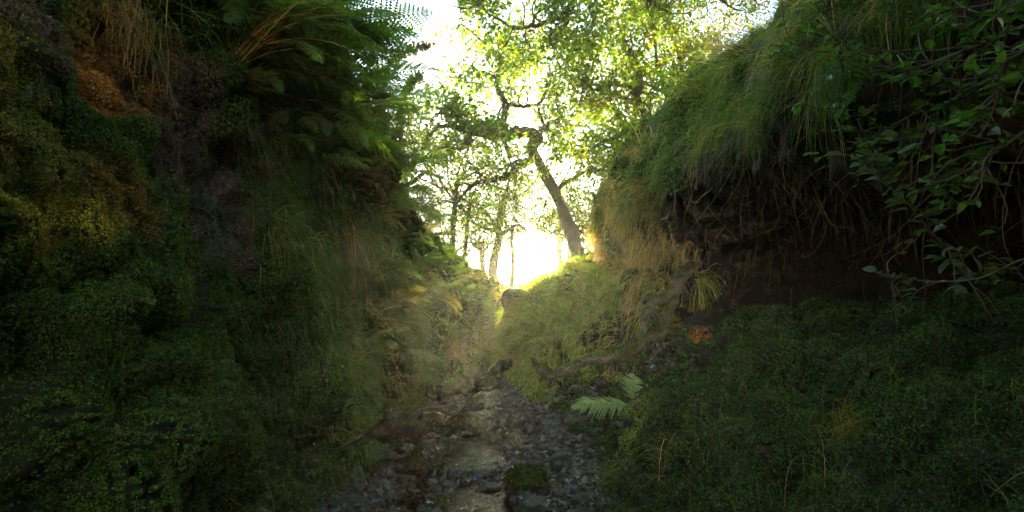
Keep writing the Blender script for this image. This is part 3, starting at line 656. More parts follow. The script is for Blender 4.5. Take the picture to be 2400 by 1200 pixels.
# far wood, nobody could count it
r = rng(300); n = 26000
X = r.uniform(-34, 34, n); Yv = r.uniform(40, 80, n); hh = 1.9 + 1.2 * vnoise(np.stack([X * .25, Yv * .15, X * 0], 1), 4)
P = np.stack([X, Yv, 1.0 + hh * r.random(n) ** .8], 1)
P = P[(fbm(P, 2.2, 3, 6) > -.12)]; n = len(P)
V, F, C = leaf_mesh(P, nrm(r.normal(size=(n, 3))), nrm(r.normal(size=(n, 3))), .45 * (.5 + r.random(n)), vary((.07, .11, .02), n, r), OAK)
tag(link("far_wood", mesh_np("far_wood", V, F, C), M_leaf), "blurred distant woodland at the far end of the gully", "wood", kind="stuff")

# ------------------------------------------------------------------ ferns
def frond_mesh(name, seed, arch=1.0, npin=20, wid=.27, leafy=1.0, npl=8, twist=.0, curlp=.0):
    r = rng(seed); n = 28; t = np.linspace(0, 1, n); ang = arch * (t ** 1.3); xs = np.concatenate([[0], np.cumsum(np.cos(ang[1:]) / (n - 1))]); zs = -np.concatenate([[0], np.cumsum(np.sin(ang[1:]) / (n - 1))])
    ysd = .03 * np.sin(t * 3 + seed); C = np.stack([xs, ysd, zs], 1); Tn = nrm(np.gradient(C, axis=0)); Nm = np.stack([-Tn[:, 2], 0 * t, Tn[:, 0]], 1); B = np.cross(Nm, Tn)
    parts = [tube(C, np.linspace(.008, .0015, n), 4, cap=False)]; VV = []; FF = []; o = 0
    for i in range(npin):
        s = .14 + .84 * (i + .3) / npin; w = wid * math.sin(math.pi * min(1, (.22 + .80 * (s - .14) / .86))) ** .75 * (1 - .55 * max(0, s - .6)); w *= r.uniform(.85, 1.08)
        c = np.array([np.interp(s, t, C[:, k]) for k in range(3)]); tn = np.array([np.interp(s, t, Tn[:, k]) for k in range(3)]); nm = np.array([np.interp(s, t, Nm[:, k]) for k in range(3)]); bb = np.cross(nm, tn)
        for sg in (-1, 1):
            fw = .38 + .35 * s + r.normal() * .06; dv = nrm(bb * sg + tn * fw + nm * r.normal() * .12); pw = .84 / npin * .62 * (1 + .5 * leafy)
            m = npl; pv = nrm(tn - dv * (tn @ dv)); nn = np.cross(dv, pv) * sg
            for j in range(m):
                u = (j + .4) / m; q = c + dv * w * u - nm * (w * u * u * (.18 + curlp)); l = pw * (1 - u) ** .55 * (1.0 if j else .7); wd = w / m * .46
                for sd in (-1, 1):
                    a = q; tip = q + (pv * sd + dv * .45) * l * .62 - nm * l * .1
                    VV += [a - dv * wd, tip - dv * wd * .55, tip + dv * wd * .35, a + dv * wd]; FF.append([o, o + 1, o + 2, o + 3]); o += 4
            VV += [c + tn * .0015, c - tn * .0015, c + dv * w * .6 - nm * w * .36 * .18, c + dv * w - nm * w * (.18 + curlp)]; FF.append([o, o + 1, o + 3, o + 2]); o += 4
    parts.append((np.array(VV), np.array(FF))); V, F, _ = joinm(parts); return mesh_np(name, V, F)
FR = {}
for kind, mt in (("g", M_fern), ("y", M_fern_y), ("p", M_fern_p), ("d", M_fern_d)):
    FR[kind] = []
    for i, (ar, wd) in enumerate(((.7, .24), (1.1, .27), (1.5, .22), (.4, .28))):
        me = frond_mesh("frond", 10 * i + len(FR), ar, 20 if kind != "p" else 17, wd if kind != "p" else .36, npl=8 if kind != "p" else 9, curlp=.5 if kind == "d" else 0); me.materials.append(mt); FR[kind].append(me)
def fern(pos, out, n, L, label, kind="g", group=None, seed=0, spread=1.0, elev=.5, fan=2.6, name="fern", cat="fern"):
    """n fronds from one crown, fanning round the direction `out`"""
    r = rng(seed + 5000); e = empty(name, pos, label, cat, group); out = nrm(np.array(out, float)); a0 = math.atan2(out[1], out[0])
    for i in range(n):
        az = a0 + fan * ((i + .5) / n - .5) * spread + r.normal() * .12; el = elev + r.normal() * .25
        f = bpy.data.objects.new("frond", FR[kind][int(r.integers(0, 4))]); COL.objects.link(f); f.parent = e
        s = L * r.uniform(.7, 1.15); f.scale = (s, s, s); f.rotation_euler = (r.normal() * .35, -el, az)
    return e
G1 = "ferns crowding the left bank"
near_lab = "green fern hanging out from the crowded lip of the left bank"
far_lab = "fern among many on the left bank farther up the gully"
r = rng(400); c = 0; LATE = []
# lip of the left bank, from the top edge of the photo down to the notch
for (px, py, n, L, k, lab) in [
 (835, 30, 7, .55, "g", "fern silhouetted against the sky at the top of the left bank"),
 (800, 110, 6, .5, "g", None), (760, 20, 7, .55, "g", None), (700, 60, 6, .5, "g", None), (650, 20, 6, .45, "g", None), (600, 60, 5, .4, "g", None), (690, 130, 6, .45, "g", None),
 (850, 170, 7, .5, "g", "fern leaning into the sky gap below the topmost one"), (790, 200, 6, .45, "g", None), (720, 200, 5, .4, "g", None), (620, 170, 4, .32, "g", None),
 (870, 240, 7, .5, "g", None), (800, 270, 6, .5, "g", None), (860, 310, 7, .5, "g", None), (700, 290, 5, .42, "g", None), (760, 300, 5, .45, "g", None),
 (560, 40, 5, .36, "g", None), (520, 10, 5, .4, "g", None), (640, 100, 6, .4, "g", None), (740, 90, 6, .5, "g", None), (590, 120, 5, .32, "g", None), (670, 190, 5, .36, "g", None), (750, 150, 6, .42, "g", None),
 (740, 250, 6, .42, "g", None), (820, 230, 6, .46, "g", None), (670, 330, 4, .34, "g", None), (790, 340, 6, .45, "g", None), (730, 370, 4, .36, "g", None), (820, 420, 6, .42, "y", None), (890, 520, 6, .42, "y", None), (940, 470, 6, .45, "y", None),
 (560, 215, 4, .24, "y", "small bright yellow-green fern on the dark rock under the lip"), (650, 175, 5, .30, "y", "yellowing fern above the small bright fern on the dark rock"), (640, 245, 3, .22, "y", "tiny yellowish fern low under the dark overhang"),
 (880, 370, 7, .5, "y", "sunlit yellow-green fern at the edge of the left bank below the sky gap"), (830, 370, 6, .45, "g", None), (930, 400, 7, .5, "g", None), (960, 450, 7, .5, "y", "glowing fern on the bank edge beside the distant oaks"), (900, 440, 6, .5, "g", None),
 (980, 510, 7, .5, "g", None), (920, 500, 6, .5, "g", None), (860, 450, 5, .4, "g", None), (1000, 560, 7, .45, "y", None), (940, 560, 6, .45, "g", None), (1040, 590, 6, .4, "g", None), (1060, 640, 6, .4, "g", None), (980, 610, 6, .42, "g", None),
 (1110, 650, 7, .45, "y", "backlit yellow fern beside the sun glare at the head of the gully"), (1090, 700, 6, .4, "g", None), (1150, 680, 5, .35, "y", None), (1030, 680, 6, .4, "g", None)]:
    p, nn = hit(px, py); o = nn + np.array([.5, -.35, .2]); kk = lab or (near_lab if p[1] < 4.2 else far_lab)
    LATE.append((fern(p, o, n, L, kk, k, G1, c, elev=.35, fan=2.8), px, py, lab, k)); c += 1
ORD = ["nearest the sky", "second from the sky", "third from the sky", "fourth from the sky", "fifth from the sky", "sixth from the sky", "seventh from the sky", "eighth from the sky", "ninth from the sky", "tenth from the sky"]
BANDS = [(-99, 75, "along the top edge of the photo"), (75, 160, "in the second row from the top"), (160, 260, "level with the sky gap"), (260, 345, "just below the sky gap"), (345, 430, "where the lip starts to descend"), (430, 540, "on the middle of the descending lip"), (540, 900, "low near the gully head")]
for lo, hi, ph in BANDS:
    row = sorted([t for t in LATE if lo <= t[2] < hi and t[3] is None], key=lambda t: -t[1])
    for i_, t in enumerate(row): t[0]["label"] = ("yellowish" if t[4] == "y" else "green") + " fern on left bank " + ph + ", " + ORD[min(i_, 9)]
for (px, py, n, L, lab, k) in [
 (860, 670, 7, .7, "large arching fern halfway up the left bank beside pale grass", "g"), (880, 745, 6, .5, "bright fern with light catching its frond tips below the large arching fern", "y"),
 (835, 800, 5, .42, "dark green fern on the lower left bank", "g"), (905, 800, 7, .58, "drooping fern low on the left bank above the stream", "g"), (980, 620, 4, .4, "dangling grey-tipped fern under the dark hollow of the left bank", "g"), (1000, 700, 4, .45, "fern with one long horizontal frond pointing to the gully head", "y"), (900, 640, 5, .4, "leafy fern above the large arching fern", "g")]:
    p, nn = hit(px, py); fern(p + nn * .07, nn + np.array([.5, -.5, .0]), n, L, lab, k, None, 50 + c, elev=.1, fan=1.9); c += 1
# pale young fern by the stream: three fronds, placed one by one
p0, _ = hit(1485, 968); p0 = p0 + np.array([0, -.03, .05]); e = empty("young_fern", p0, "pale green young fern with three fronds beside the stream", "fern")
for (dx, az, el, s, rl, v) in ((0, R(192), .15, .36, -.35, 3), (1, R(75), .75, .27, .5, 3), (2, R(12), .55, .30, .45, 3)):
    f = bpy.data.objects.new("frond", FR["p"][v]); COL.objects.link(f); f.parent = e; f.scale = (s,) * 3; f.rotation_euler = (rl, -el, az)
# dead bracken curling against the sky
for i, (rows, lab) in enumerate([([(885, 290, 0, 0), (893, 220, 0, 0), (905, 165, 0, 0), (935, 128, 0, 0), (975, 110, 0, 0), (1005, 106, 0, 0)], "withered grey bracken frond arching across the sky gap"),
                                 ([(935, 330, .1, 0), (940, 260, .1, 0), (948, 220, .1, 0), (965, 190, .1, 0), (985, 175, .1, 0)], "second withered bracken frond hanging in front of the light green oak")]):
    S = smooth_path(pxl(rows, 3.7), 10)[:, :3]; r = rng(440 + i); n = len(S); e = empty("dead_bracken", S[0], lab, "bracken")
    v, f = tube(S, np.linspace(.005, .0015, n), 5); child("stem", v, f, M_root, e)
    k = 1100; j = r.integers(0, n - 1, k); tn = nrm(S[np.minimum(j + 1, n - 1)] - S[j]); ax = nrm(r.normal(size=(k, 3)) + tn * .6 - np.array([0, 0, .5]))
    P = S[j] + (S[np.minimum(j + 1, n - 1)] - S[j]) * r.random((k, 1)) + ax * (r.random((k, 1)) * .035)
    V, F, C = leaf_mesh(P, ax, nrm(r.normal(size=(k, 3))), .022 * (.4 + r.random(k)), vary((.20, .16, .10), k, r), MOSSLEAF); child("pinnae", V, F, M_dry, e, C)

# ------------------------------------------------------------------ leafy shrubs and sprays
def spray(name, rows, d, label, seed, leaf=.05, n=60, rad=.004, col_=(.06, .12, .03), cat="branch", sub=6, subL=.16, group=None, width=.66, trans_up=(0, 0, 1.), stemc=None, wallx=None):
    if wallx: rows = [(a, b, o + min(0, wallx / max(ray(a, b)[0], .01) - d)) for a, b, o in rows]
    r = rng(seed); S = smooth_path(pxl([(a, b, o, 0) for a, b, o in rows], d), 6)[:, :3]; e = empty(name, S[0], label, cat, group)
    lines = [(S, np.linspace(rad, rad * .35, len(S)))]; tips = [S[len(S) // 4:]]; Dn = nrm(np.gradient(S, axis=0))
    for k in range(sub):
        i = int(len(S) * (.15 + .85 * (k + r.random() * .8) / sub)); i = min(i, len(S) - 1); sd = nrm(r.normal(size=3)); dd = nrm(Dn[i] * .7 + sd)
        P, _ = wander(S[i], dd, subL * r.uniform(.6, 1.3), 6, r, .22, np.array([0, 0, -.02])); lines.append((P, np.linspace(rad * .45, rad * .2, 7))); tips.append(P[1:])
    v, f, _ = joinm([tube(P, q, 5) for P, q in lines]); child("stem", v, f, stemc or M_root, e, None, True)
    Q = np.concatenate(tips); TD = np.concatenate([nrm(np.gradient(t, axis=0)) for t in tips]); j = r.integers(0, len(Q), n)
    up = nrm(np.array(trans_up) + r.normal(size=(n, 3)) * .45); side = np.cross(TD[j], up) * np.where(r.random(n) < .5, 1, -1)[:, None]
    ax = nrm(TD[j] * .6 + side + r.normal(size=(n, 3)) * .25 - np.array([0, 0, .15])); Tm = leaf_t(width)
    V, F, C = leaf_mesh(Q[j] + r.normal(size=(n, 3)) * .004, ax, up, leaf * (.55 + .6 * r.random(n)), vary(col_, n, r, .22, .2), Tm)
    child("leaves", V, F, M_shrub, e, C); return e
spray("leafy_branch", [(2330, 760, .25), (2290, 690, .2), (2240, 610, .12), (2180, 540, .06), (2120, 470, 0), (2060, 420, -.03), (2010, 370, -.05)], 1.5, "long leafy twig hanging in front of the dark hollow on the right", 501, .052, 105, .004, (.06, .10, .045), sub=11, subL=.17)
spray("leafy_branch", [(2460, 600, .1), (2390, 610, .05), (2300, 650, 0), (2200, 660, 0), (2110, 650, 0), (2060, 640, 0)], 1.5, "low leafy twig below the long hanging twig at the right edge", 502, .045, 48, .0035, (.05, .075, .04), sub=8, subL=.14)
spray("leafy_branch", [(1725, 410, .1), (1700, 385, .05), (1670, 375, 0), (1640, 390, 0), (1630, 410, 0)], 3.2, "little bright green sprig in front of the turf overhang", 503, .04, 60, .003, (.16, .26, .03), sub=5, subL=.14)
tops = [((2450, 40, .2), (2330, 90, .1), (2230, 130, 0), (2130, 160, 0), (2020, 150, 0)), ((2480, 150, .1), (2380, 170, 0), (2290, 200, 0), (2210, 250, 0), (2170, 300, 0)), ((2250, -80, .2), (2160, 0, .1), (2080, 60, 0), (2000, 90, 0), (1940, 60, 0)),
        ((2060, -80, .3), (2000, 0, .2), (1960, 60, .1), (1900, 100, 0), (1860, 140, 0)), ((2460, -60, .1), (2380, 10, 0), (2300, 40, 0), (2220, 70, 0), (2150, 60, 0)), ((2450, 280, .1), (2370, 330, 0), (2320, 370, 0), (2290, 410, 0)),
        ((2100, 90, .2), (2040, 170, .1), (2010, 210, 0), (1990, 240, 0)), ((2300, -90, .3), (2240, -20, .2), (2190, 30, .1), (2120, 30, .1), (2050, 10, .1)), ((2200, 200, .2), (2150, 260, .1), (2080, 300, 0), (2030, 330, 0)), ((2500, 60, 0), (2420, 110, 0), (2360, 150, 0), (2330, 230, 0))]
tl = ["hazel branch with broad leaves across the top right corner", "drooping hazel branch at the right edge under the corner branch", "leafy shrub branch dropping in from the top edge on the right", "leftmost shrub branch at the top of the right bank", "shrub branch in the extreme top right corner",
      "small leafy twig low at the right edge above the hollow", "short leafy twig hanging beneath the middle of the shrub", "shrub branch half out of frame along the top edge", "sparse twig hanging before the dark soil under the shrub", "leafy twig curving down inside the right edge"]
for i, rw in enumerate(tops): spray("hazel_branch", rw, 2.0, tl[i], 510 + i, .037, 115, .006, (.05, .115, .022), sub=14, subL=.2, wallx=1.12 + .06 * (i % 3), group="shrub branches at the top right", stemc=M_bark)
ll = ["bramble leaves in the middle of the ferny left lip", "bramble spray beside the sky gap on the left bank", "bramble spray low in the ferns near the bank edge", "small bramble spray by the yellowing fern", "bramble leaves near the top of the left bank"]
for i, rw in enumerate([((770, 150, 0), (720, 140, 0), (680, 150, 0)), ((860, 120, 0), (830, 150, 0), (815, 190, 0)), ((850, 220, 0), (820, 245, 0), (800, 280, 0)), ((640, 110, 0), (660, 130, 0), (690, 150, 0)), ((760, 50, 0), (800, 70, 0), (840, 60, 0))]):
    spray("bramble_spray", rw, 2.75 + .1 * i, ll[i], 530 + i, .055, 34, .003, (.08, .16, .03), sub=5, subL=.16, width=.8, cat="bramble", group="bramble sprays among the ferns")
S = smooth_path(pxl([(780, 155, 0, 0), (850, 158, 0, 0), (890, 172, 0, 0), (925, 200, 0, 0), (938, 215, 0, 0)], 3.3), 8)[:, :3]
v, f = tube(S, np.linspace(.006, .003, len(S)), 6); o = link("thorny_runner", mesh_np("bramble_stem", v, f, None, True), M_bark); tag(o, "bare dark bramble runner bowed out into the sky gap", "bramble")
# small plant between the logs and the fern
p, _ = hit(1300, 965); r = rng(560); e = empty("seedling", p, "small lobed-leaf seedling on the gravel right of the stream", "plant"); ln = []; Ls = []
for i in range(9):
    a = r.uniform(0, 6.28); P, _ = wander(p, nrm(np.array([math.cos(a) * .5, math.sin(a) * .5, 1.])), r.uniform(.09, .16), 5, r, .12, np.zeros(3)); ln.append(tube(P, np.linspace(.002, .001, 6), 4)); Ls.append(P[-1])
v, f, _ = joinm(ln); child("stem", v, f, M_root, e); n = 9 * 4; P = np.repeat(np.array(Ls), 4, 0)
V, F, C = leaf_mesh(P, nrm(r.normal(size=(n, 3)) * np.array([1, 1, .3])), nrm(np.array([0, -.3, 1.]) + .3 * r.normal(size=(n, 3))), .05 * (.6 + .6 * r.random(n)), vary((.09, .14, .03), n, r), leaf_t(.95)); child("leaves", V, F, M_shrub, e, C)

# ------------------------------------------------------------------ single tussocks and stems
def tuft(px, py, n, L, W, droop, base, seed, label, lean=(0, -.3, .6), spread=.6, dry=.2, rad=.05, name="grass_tussock", dryc=(.3, .2, .08), pos=None):
    p, nn = hit(px, py) if pos is None else (np.array(pos), np.array([0, 0, 1.])); r = rng(seed)
    P = p + r.normal(size=(n, 3)) * rad * .6; D = nn * .4 + np.array(lean) + r.normal(size=(n, 3)) * spread * .6
    c_ = vary(base, n, r, .25, .2); c_ = np.where((r.random(n) < dry)[:, None], vary(dryc, n, r), c_)
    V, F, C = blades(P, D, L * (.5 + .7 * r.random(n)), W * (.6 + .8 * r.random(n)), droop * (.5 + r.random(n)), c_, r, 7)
    o = link(name, mesh_np(name, V - p, F, C), M_grass); o.location = p; return tag(o, label, "grass tussock")
tuft(800, 560, 900, .5, .0018, 3.0, (.10, .13, .05), 600, "pale green tussock combed straight down on the left bank", lean=(.4, -.5, .2), rad=.12, spread=.4)
tuft(620, 545, 420, .34, .0016, 2.4, (.07, .13, .03), 601, "fresh green tussock on the dark shoulder of the left bank", lean=(.4, -.4, .3), rad=.1)
tuft(560, 130, 60, .5, .0022, .6, (.16, .15, .04), 602, "upright bundle of dry golden stems under the ferns", lean=(.35, -.1, .9), spread=.25, dry=.85, dryc=(.42, .25, .06), rad=.03)
tuft(330, 30, 150, .42, .002, 2.2, (.12, .15, .03), 603, "long green grass drooping over the rock at the top left", lean=(.3, -.5, .1), rad=.12, spread=.9)
tuft(280, 20, 220, .2, .0012, 2.2, (.2, .12, .06), 604, "ball of brown withered grass at the top left edge", lean=(.3, -.4, -.1), rad=.06, spread=.8, dry=.9)
tuft(1640, 655, 90, .34, .0028, 1.8, (.20, .28, .03), 605, "glowing yellow-green tussock above the twisted root", lean=(.35, -.7, .35), rad=.04, dry=.05)
tuft(1545, 590, 320, .3, .0020, 2.0, (.16, .15, .03), 606, "sunlit mixed tussock on the right bank face", lean=(-.6, -.4, .2), rad=.09, dry=.5, dryc=(.42, .26, .09))
tuft(1500, 470, 420, .36, .0020, 2.4, (.12, .16, .03), 607, "bright tussock sweeping left from the nose of the right bank", lean=(-.7, -.4, .1), rad=.12, dry=.2)
tuft(1460, 660, 300, .34, .0018, 2.8, (.22, .2, .06), 608, "golden grass curtain hanging at the foot of the right nose", lean=(-.4, -.3, -.1), rad=.12, dry=.6, dryc=(.4, .27, .1))
tuft(920, 900, 500, .26, .0014, 2.2, (.08, .11, .03), 609, "tangled grass overhanging the stream from the left bank", lean=(.6, -.4, .1), rad=.14, dry=.35)
tuft(1225, 840, 320, .24, .0018, 2.0, (.12, .16, .03), 610, "light tussock at the narrow head of the pool", lean=(-.3, -.5, .3), rad=.09)
tuft(1050, 830, 420, .3, .0018, 1.6, (.12, .13, .035), 611, "straw-flecked tussock left of the narrow stream head", lean=(.2, -.3, .6), rad=.13, dry=.45)
tuft(640, 1150, 90, .26, .0014, 2.0, (.08, .11, .03), 612, "loose grass beside the stream at the bottom left", lean=(.5, -.2, .4), rad=.1, spread=.9)
tuft(1600, 1100, 110, .22, .0011, 2.0, (.07, .13, .03), 613, "thin grass growing out of the mossy hummock", lean=(-.2, -.3, .6), rad=.12, spread=.9)
tuft(1450, 1140, 120, .26, .0012, 1.8, (.10, .14, .03), 614, "wispy grass trailing off the hummock towards the stream", lean=(-.7, -.2, .3), rad=.08, spread=.7)
tuft(2010, 1020, 340, .09, .0016, .8, (.16, .17, .02), 615, "yellow-green moss tuft on the dark right-hand slope", lean=(0, -.3, .7), rad=.05, spread=1.0)
tuft(1750, 90, 120, .7, .0016, .9, (.3, .2, .08), 616, "dry straw stalks leaning out over the crest of the right bank", lean=(-1.1, .1, .5), rad=.18, spread=.35, dry=.8, dryc=(.45, .3, .14))

# ------------------------------------------------------------------ roots and logs
def woody(name, rows, d, label, mat, cat, seed=0, k=10, bump=.5, parts=(), mossup=1.2, mossth=0.0, mosscol=(.07, .09, .015)):
    S = smooth_path(pxl(rows, d), 22); r = rng(seed); k = int(k * 1.6); S[:, :3] += np.stack([fbm(S[:, :3], .11, 3, seed + q) for q in range(3)], 1) * S[:, 3:4] * 1.1
    e = empty(name, S[0, :3], label, cat); v, f = tube(S[:, :3], S[:, 3] * (1 + .14 * fbm(S[:, :3], .1, 2, seed + 9)), k, bump, seed); child("stem", v, f, mat, e, None, True)
    nn = v.reshape(-1, 3); m = min(9000, 30 * len(S)); j = r.integers(0, len(S) - 1, m); rr = S[j, 3:4]; dv = nrm(r.normal(size=(m, 3)) + np.array([0, 0, mossup]))
    P = S[j, :3] + (S[np.minimum(j + 1, len(S) - 1), :3] - S[j, :3]) * r.random((m, 1)) + dv * rr * 1.05; kp = (fbm(P, .07, 3, seed + 4) > mossth) ; P, dv = P[kp], dv[kp]; m = len(P)
    if m: V, F, C = leaf_mesh(P, nrm(dv + r.normal(size=(m, 3))), dv, .009 * (.5 + r.random(m)), vary(mosscol, m, r, .35, .2), MOSSLEAF); child("moss", V, F, M_moss, e, C)
    for nm, rws in parts:
        Q = smooth_path(pxl(rws, d), 16); Q[:, :3] += np.stack([fbm(Q[:, :3], .06, 2, seed + 20 + q) for q in range(3)], 1) * Q[:, 3:4]
        v, f = tube(Q[:, :3], Q[:, 3], 8, bump, seed + 3); child(nm, v, f, mat, e, None, True)
    return e
woody("twisted_root", [(1610, 640, .15, .045), (1590, 670, .1, .04), (1575, 710, .02, .042), (1560, 750, -.05, .040), (1545, 785, -.1, .038), (1515, 800, -.15, .036), (1488, 815, -.2, .03), (1472, 835, -.25, .028), (1466, 862, -.3, .022)], 3.75, "thick twisted root coming down the right bank and bending left", M_barkm, "root", 700, 12, .5,
      [("side_root", [(1580, 680, .05, .035), (1560, 700, 0, .032), (1530, 718, -.05, .036), (1512, 745, -.1, .026), (1508, 775, -.12, .022), (1500, 795, -.15, .018)]), ("side_root", [(1555, 765, -.08, .022), (1600, 800, 0, .018), (1660, 835, .05, .012)]), ("side_root", [(1600, 640, .2, .03), (1640, 600, .3, .022), (1680, 560, .35, .012)])])
woody("mossy_root", [(1478, 832, -.1, .035), (1430, 835, -.05, .036), (1385, 842, 0, .034), (1345, 858, 0, .034), (1310, 872, 0, .038), (1285, 876, 0, .034), (1262, 862, .05, .026), (1248, 842, .1, .014)], 3.85, "moss-topped horizontal root lying across the gravel slope", M_barkm, "root", 701, 12, .55, mossth=-.35, mosscol=(.12, .15, .015))
woody("rotten_log", [(850, 1034, 0, .02), (875, 1020, 0, .045), (905, 1006, 0, .065), (940, 1004, .02, .06), (975, 998, .05, .045), (1010, 986, .1, .045), (1050, 986, .15, .028)], 2.95, "rotten wet log at the left edge of the stream", M_wet, "log", 702, 14, .8, mossth=-.1, mosscol=(.09, .055, .02), parts=
      [("snag", [(900, 1010, 0, .03), (925, 1040, -.08, .025), (945, 1058, -.12, .012)]), ("snag", [(1040, 988, .1, .010), (1075, 966, .15, .008), (1100, 935, .2, .010), (1112, 918, .25, .006)]), ("snag", [(860, 1020, 0, .014), (800, 1050, -.1, .008), (740, 1055, -.15, .004)])])
woody("fallen_log", [(1000, 925, .1, .04), (1050, 915, .1, .05), (1100, 905, .1, .055), (1140, 890, .1, .05), (1175, 865, .2, .045), (1195, 845, .3, .03)], 4.1, "dark log crossing the head of the pool", M_wet, "log", 703, 14, .8, mossth=-.1, mosscol=(.10, .07, .02), parts=
      [("snag", [(1075, 915, .05, .008), (1100, 930, 0, .006), (1135, 928, 0, .004)])])
woody("old_stump", [(1460, 600, 0, .03), (1430, 612, -.1, .04), (1405, 628, -.2, .045), (1385, 645, -.3, .04), (1372, 656, -.35, .02)], 6.6, "weathered root end jutting from the turf beside the leaning oak", M_barkm, "root", 704, 10, .6)
# thin roots dangling in the hollow
r = rng(720); w = ((CU > 14.6) & (CU < 17.0) & (yy > .7) & (yy < 4.5)); P, Nn, k, r = scatter(190, w * 1.0, 721); parts = []
for i in range(len(P)):
    L = r.uniform(.15, .6); Q, _ = wander(P[i], nrm(np.array([r.normal() * .4 - .2, r.normal() * .4 - .2, -1.])), L, 8, r, .22, np.array([0, 0, -.05])); parts.append(tube(Q, np.linspace(r.uniform(.0008, .0026), .0005, 9), 3, cap=False))
v, f, _ = joinm(parts); tag(link("hanging_roots", mesh_np("hanging_roots", v, f), M_root), "tangle of thin roots hanging inside the dark hollow", "roots", kind="stuff")

# ------------------------------------------------------------------ stones and gravel
def stone_mesh(name, seed, sub=3, flat=.45, facet=True):
    import bmesh
    bm = bmesh.new(); bmesh.ops.create_icosphere(bm, subdivisions=sub, radius=.5); r = rng(seed); pl = nrm(r.normal(size=(9, 3))); dd = r.uniform(.30, .46, 9)
    V = np.array([v.co[:] for v in bm.verts])
    for p_, d_ in zip(pl, dd):
        s = V @ p_; V = V - np.maximum(s - d_, 0)[:, None] * p_
    V *= np.array([1.15, .85, flat]); V += fbm(V, .2, 3, seed)[:, None] * V * .18
    for v, c_ in zip(bm.verts, V): v.co = c_
    me = bpy.data.meshes.new(name); bm.to_mesh(me); bm.free(); me.polygons.foreach_set("use_smooth", np.ones(len(me.polygons), bool)); return me
SM = [stone_mesh("stone", 800 + i, 3, (.3, .42, .55, .35)[i % 4]) for i in range(10)]
for m_ in SM: m_.materials.append(M_stone)
def stone(px, py, s, label, mi=0, mat=None, group=None, rz=0, dz=0, scl=(1, 1, 1), sink=.25, tilt=.15, seed=0, name="stone", pos=None):
    p, nn = hit(px, py) if pos is None else (pos, None); me = SM[mi % 10]
    if mat is not None: me = me.copy(); me.materials[0] = mat
    o = bpy.data.objects.new(name, me); COL.objects.link(o); r = rng(seed + mi); o.location = (p[0], p[1], p[2] + s * .5 * .42 * scl[2] * (1 - sink * 2) + dz)
    o.scale = (s * scl[0], s * scl[1], s * scl[2]); o.rotation_euler = (r.normal() * tilt, r.normal() * tilt, rz); return tag(o, label, "stone", group)
SM[5] = stone_mesh("stone", 905, 4, .62)
SM[5].materials.append(M_stonem)
stone(1230, 1150, .27, "large flat-topped mossy block standing in the stream", 5, None, rz=.3, scl=(.8, 1, 1.1), sink=.35, tilt=.1, name="boulder"); BO = [o for o in bpy.data.objects if o.name.startswith("boulder")][-1]
stone(1160, 1150, .10, "dark rounded stone ringed by water left of the mossy block", 1, rz=.8, sink=.1)
stone(1145, 1085, .09, "grey stone in the bright water upstream of the mossy block", 3, rz=.1, sink=.1)
stone(1060, 1070, .13, "angular slate on the left side of the bright water", 4, rz=.6)
stone(1105, 1065, .17, "pale flat slate near the middle of the stream", 0, rz=.2, scl=(1, 1, .7))
stone(1300, 1105, .09, "light triangular slate right of the mossy block", 5, rz=1.2)
stone(1310, 1075, .14, "long grey slate pointing at the mossy block", 7, rz=.9, scl=(1.3, .6, 1))
stone(1255, 1190, .12, "pebble-grey slate at the bottom edge beside the block", 6, rz=.4)
stone(1240, 1035, .13, "dark stone at the rim of the small mirror pool", 8, rz=.4)
stone(1700, 865, .07, "bluish slate chip lying on the dark right slope", 0, rz=.4)
stone(1205, 712, .5, "rounded boulder at the head of the gully under the sun glare", 5, None, rz=1.2, scl=(1.1, 1, 1.3), sink=.3, name="boulder")
stone(2060, 600, .01, "x", 0) if False else None
def mossy(o, n, th, colr, seed, sz=.011):
    me = o.data; V = np.array([v.co[:] for v in me.vertices]); Nn = np.array([v.normal[:] for v in me.vertices]); r = rng(seed); j = r.integers(0, len(V), n)
    keep = (fbm(V[j], .3, 3, seed) + .5 * Nn[j, 2] > th); j = j[keep]; m = len(j); P = V[j] + r.normal(size=(m, 3)) * .03; s = 1 / max(o.scale[0], .01)
    Vv, F, C = leaf_mesh(P, nrm(Nn[j] * .6 + r.normal(size=(m, 3))), nrm(Nn[j] + .4 * r.normal(size=(m, 3))), sz * s * (.5 + r.random(m)), vary(colr, m, r, .3, .2), MOSSLEAF)
    link("moss", mesh_np("moss", Vv, F, C), M_moss, o)
mossy(BO, 9000, .12, (.05, .07, .012), 841)
bed = (CU > 7.6) & (CU < 11.0) & (yy > 1.4) & (yy < 4.6) & (CPX > 700) & (CPX < 1700)
P, Nn, k, r = scatter(170, bed * np.clip(1 / CDIST, 0, 1) * (1 - .9 * poolm(CEN)), 820)
for i in range(len(P)):
    stone(0, 0, r.uniform(.04, .095), "slate piece among many scattered over the stream bed", int(r.integers(0, 10)), group="slate pieces on the stream bed", rz=r.uniform(0, 6.28), pos=P[i], seed=i, sink=.2, tilt=.25)
chip = (np.array([[-.5, -.35, 0], [.3, -.5, .05], [.55, .2, 0], [-.1, .5, .03], [-.4, -.28, .2], [.25, -.4, .26], [.42, .15, .2], [-.08, .38, .24]]), np.array([[0, 1, 5, 4], [1, 2, 6, 5], [2, 3, 7, 6], [3, 0, 4, 7], [4, 5, 6, 7]]))
gw = ((CU > 7.7) & (CU < 10.6) & (yy > 1.2) & (yy < 6)) * 1.0 + ((CU > 10) & (CU < 13.3) & (yy > 3.1) & (yy < 4.5)) * 1.0 + ((CU > 6.9) & (CU <= 7.7) & (yy > 1) & (yy < 4)) * .3
P, Nn, k, r = scatter(60000, gw * INVIEW * (1 - .7 * poolm(CEN)) * 1.0, 821); n = len(P); Nn = nrm(Nn + .35 * r.normal(size=(n, 3)))
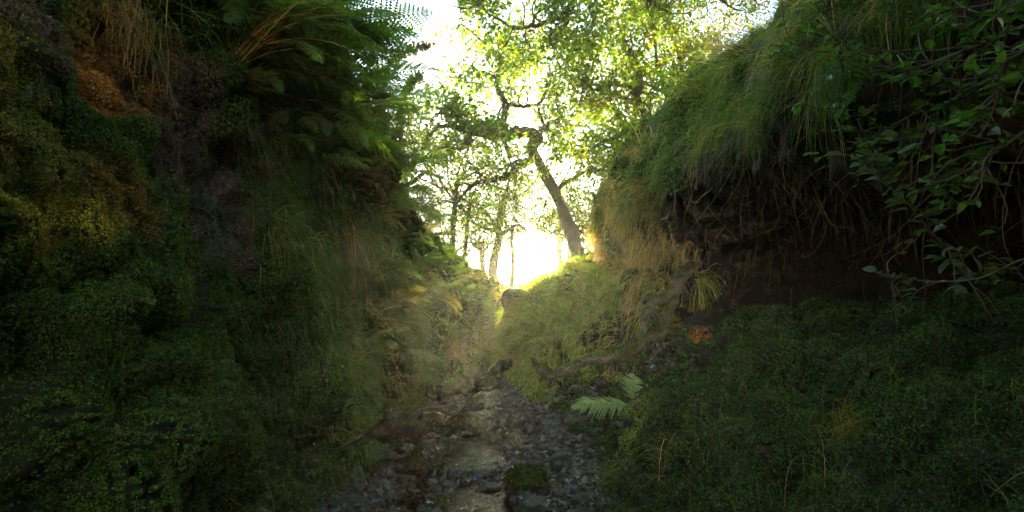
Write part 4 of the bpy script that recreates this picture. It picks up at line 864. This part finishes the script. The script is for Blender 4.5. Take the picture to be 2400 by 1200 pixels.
V, F = stamp(chip[0], chip[1], P, frames(tangent(Nn, r), Nn), .012 + .042 * r.random(n) ** 3)
V2, F2 = V, F; C = np.repeat(vary((.043, .038, .033), n, r, .5, .12) * np.array([1.12, .97, .8]), 8, 0)
tag(link("gravel", mesh_np("gravel", V2, F2, C), foliage("wet_gravel", 0, .35, .5, nscale=60)), "small dark slate chips and grit on the stream bed and bare slope", "gravel", kind="stuff")
# leaf litter on the hummock and slope, one big brown leaf on the moss at left
lw_ = ((CU > 9.8) & (CU < 12.8) & (yy < 5)) * .12 + near(1660, 1110, .25)(CEN) * ((CU > 9.5) & (CU < 13)) * 5
P, Nn, k, r = scatter(260, lw_ * INVIEW, 830); n = len(P); Nn = nrm(Nn + .5 * r.normal(size=(n, 3)))
V, F, C = leaf_mesh(P + Nn * .012, tangent(Nn, r), Nn, .025 + .02 * r.random(n), vary((.12, .085, .055), n, r), OAK)
tag(link("leaf_litter", mesh_np("leaf_litter", V, F, C), M_dry), "dead brown leaves lying on moss and gravel", "leaf litter", kind="stuff")
p, nn = hit(240, 995); V, F, C = leaf_mesh(np.array([[0, 0, 0.]]), np.array([[-.25, .1, -1.]]), nn[None], np.array([.055]), np.array([[.2, .11, .05]]), OAK)
o = link("fallen_leaf", mesh_np("fallen_leaf", V, F, C), M_dry); o.location = p + nn * .035; tag(o, "single brown oak leaf caught on the mossy left wall", "leaf")

# ------------------------------------------------------------------ air
import bmesh
bm = bmesh.new(); bmesh.ops.create_cube(bm, size=1); me = bpy.data.meshes.new("haze"); bm.to_mesh(me); bm.free()
hz, nt, out = new_mat("haze"); pv = nt.nodes.new("ShaderNodeVolumePrincipled"); pv.inputs["Density"].default_value = .0014
pv.inputs["Color"].default_value = (1, .96, .82, 1); pv.inputs["Anisotropy"].default_value = .88; nt.links.new(pv.outputs[0], out.inputs["Volume"])
h = link("haze", me, hz); h.scale = (130, 172, 20); h.location = (0, 76, 8.7); tag(h, "thin morning haze glowing around the low sun", "haze", kind="stuff")
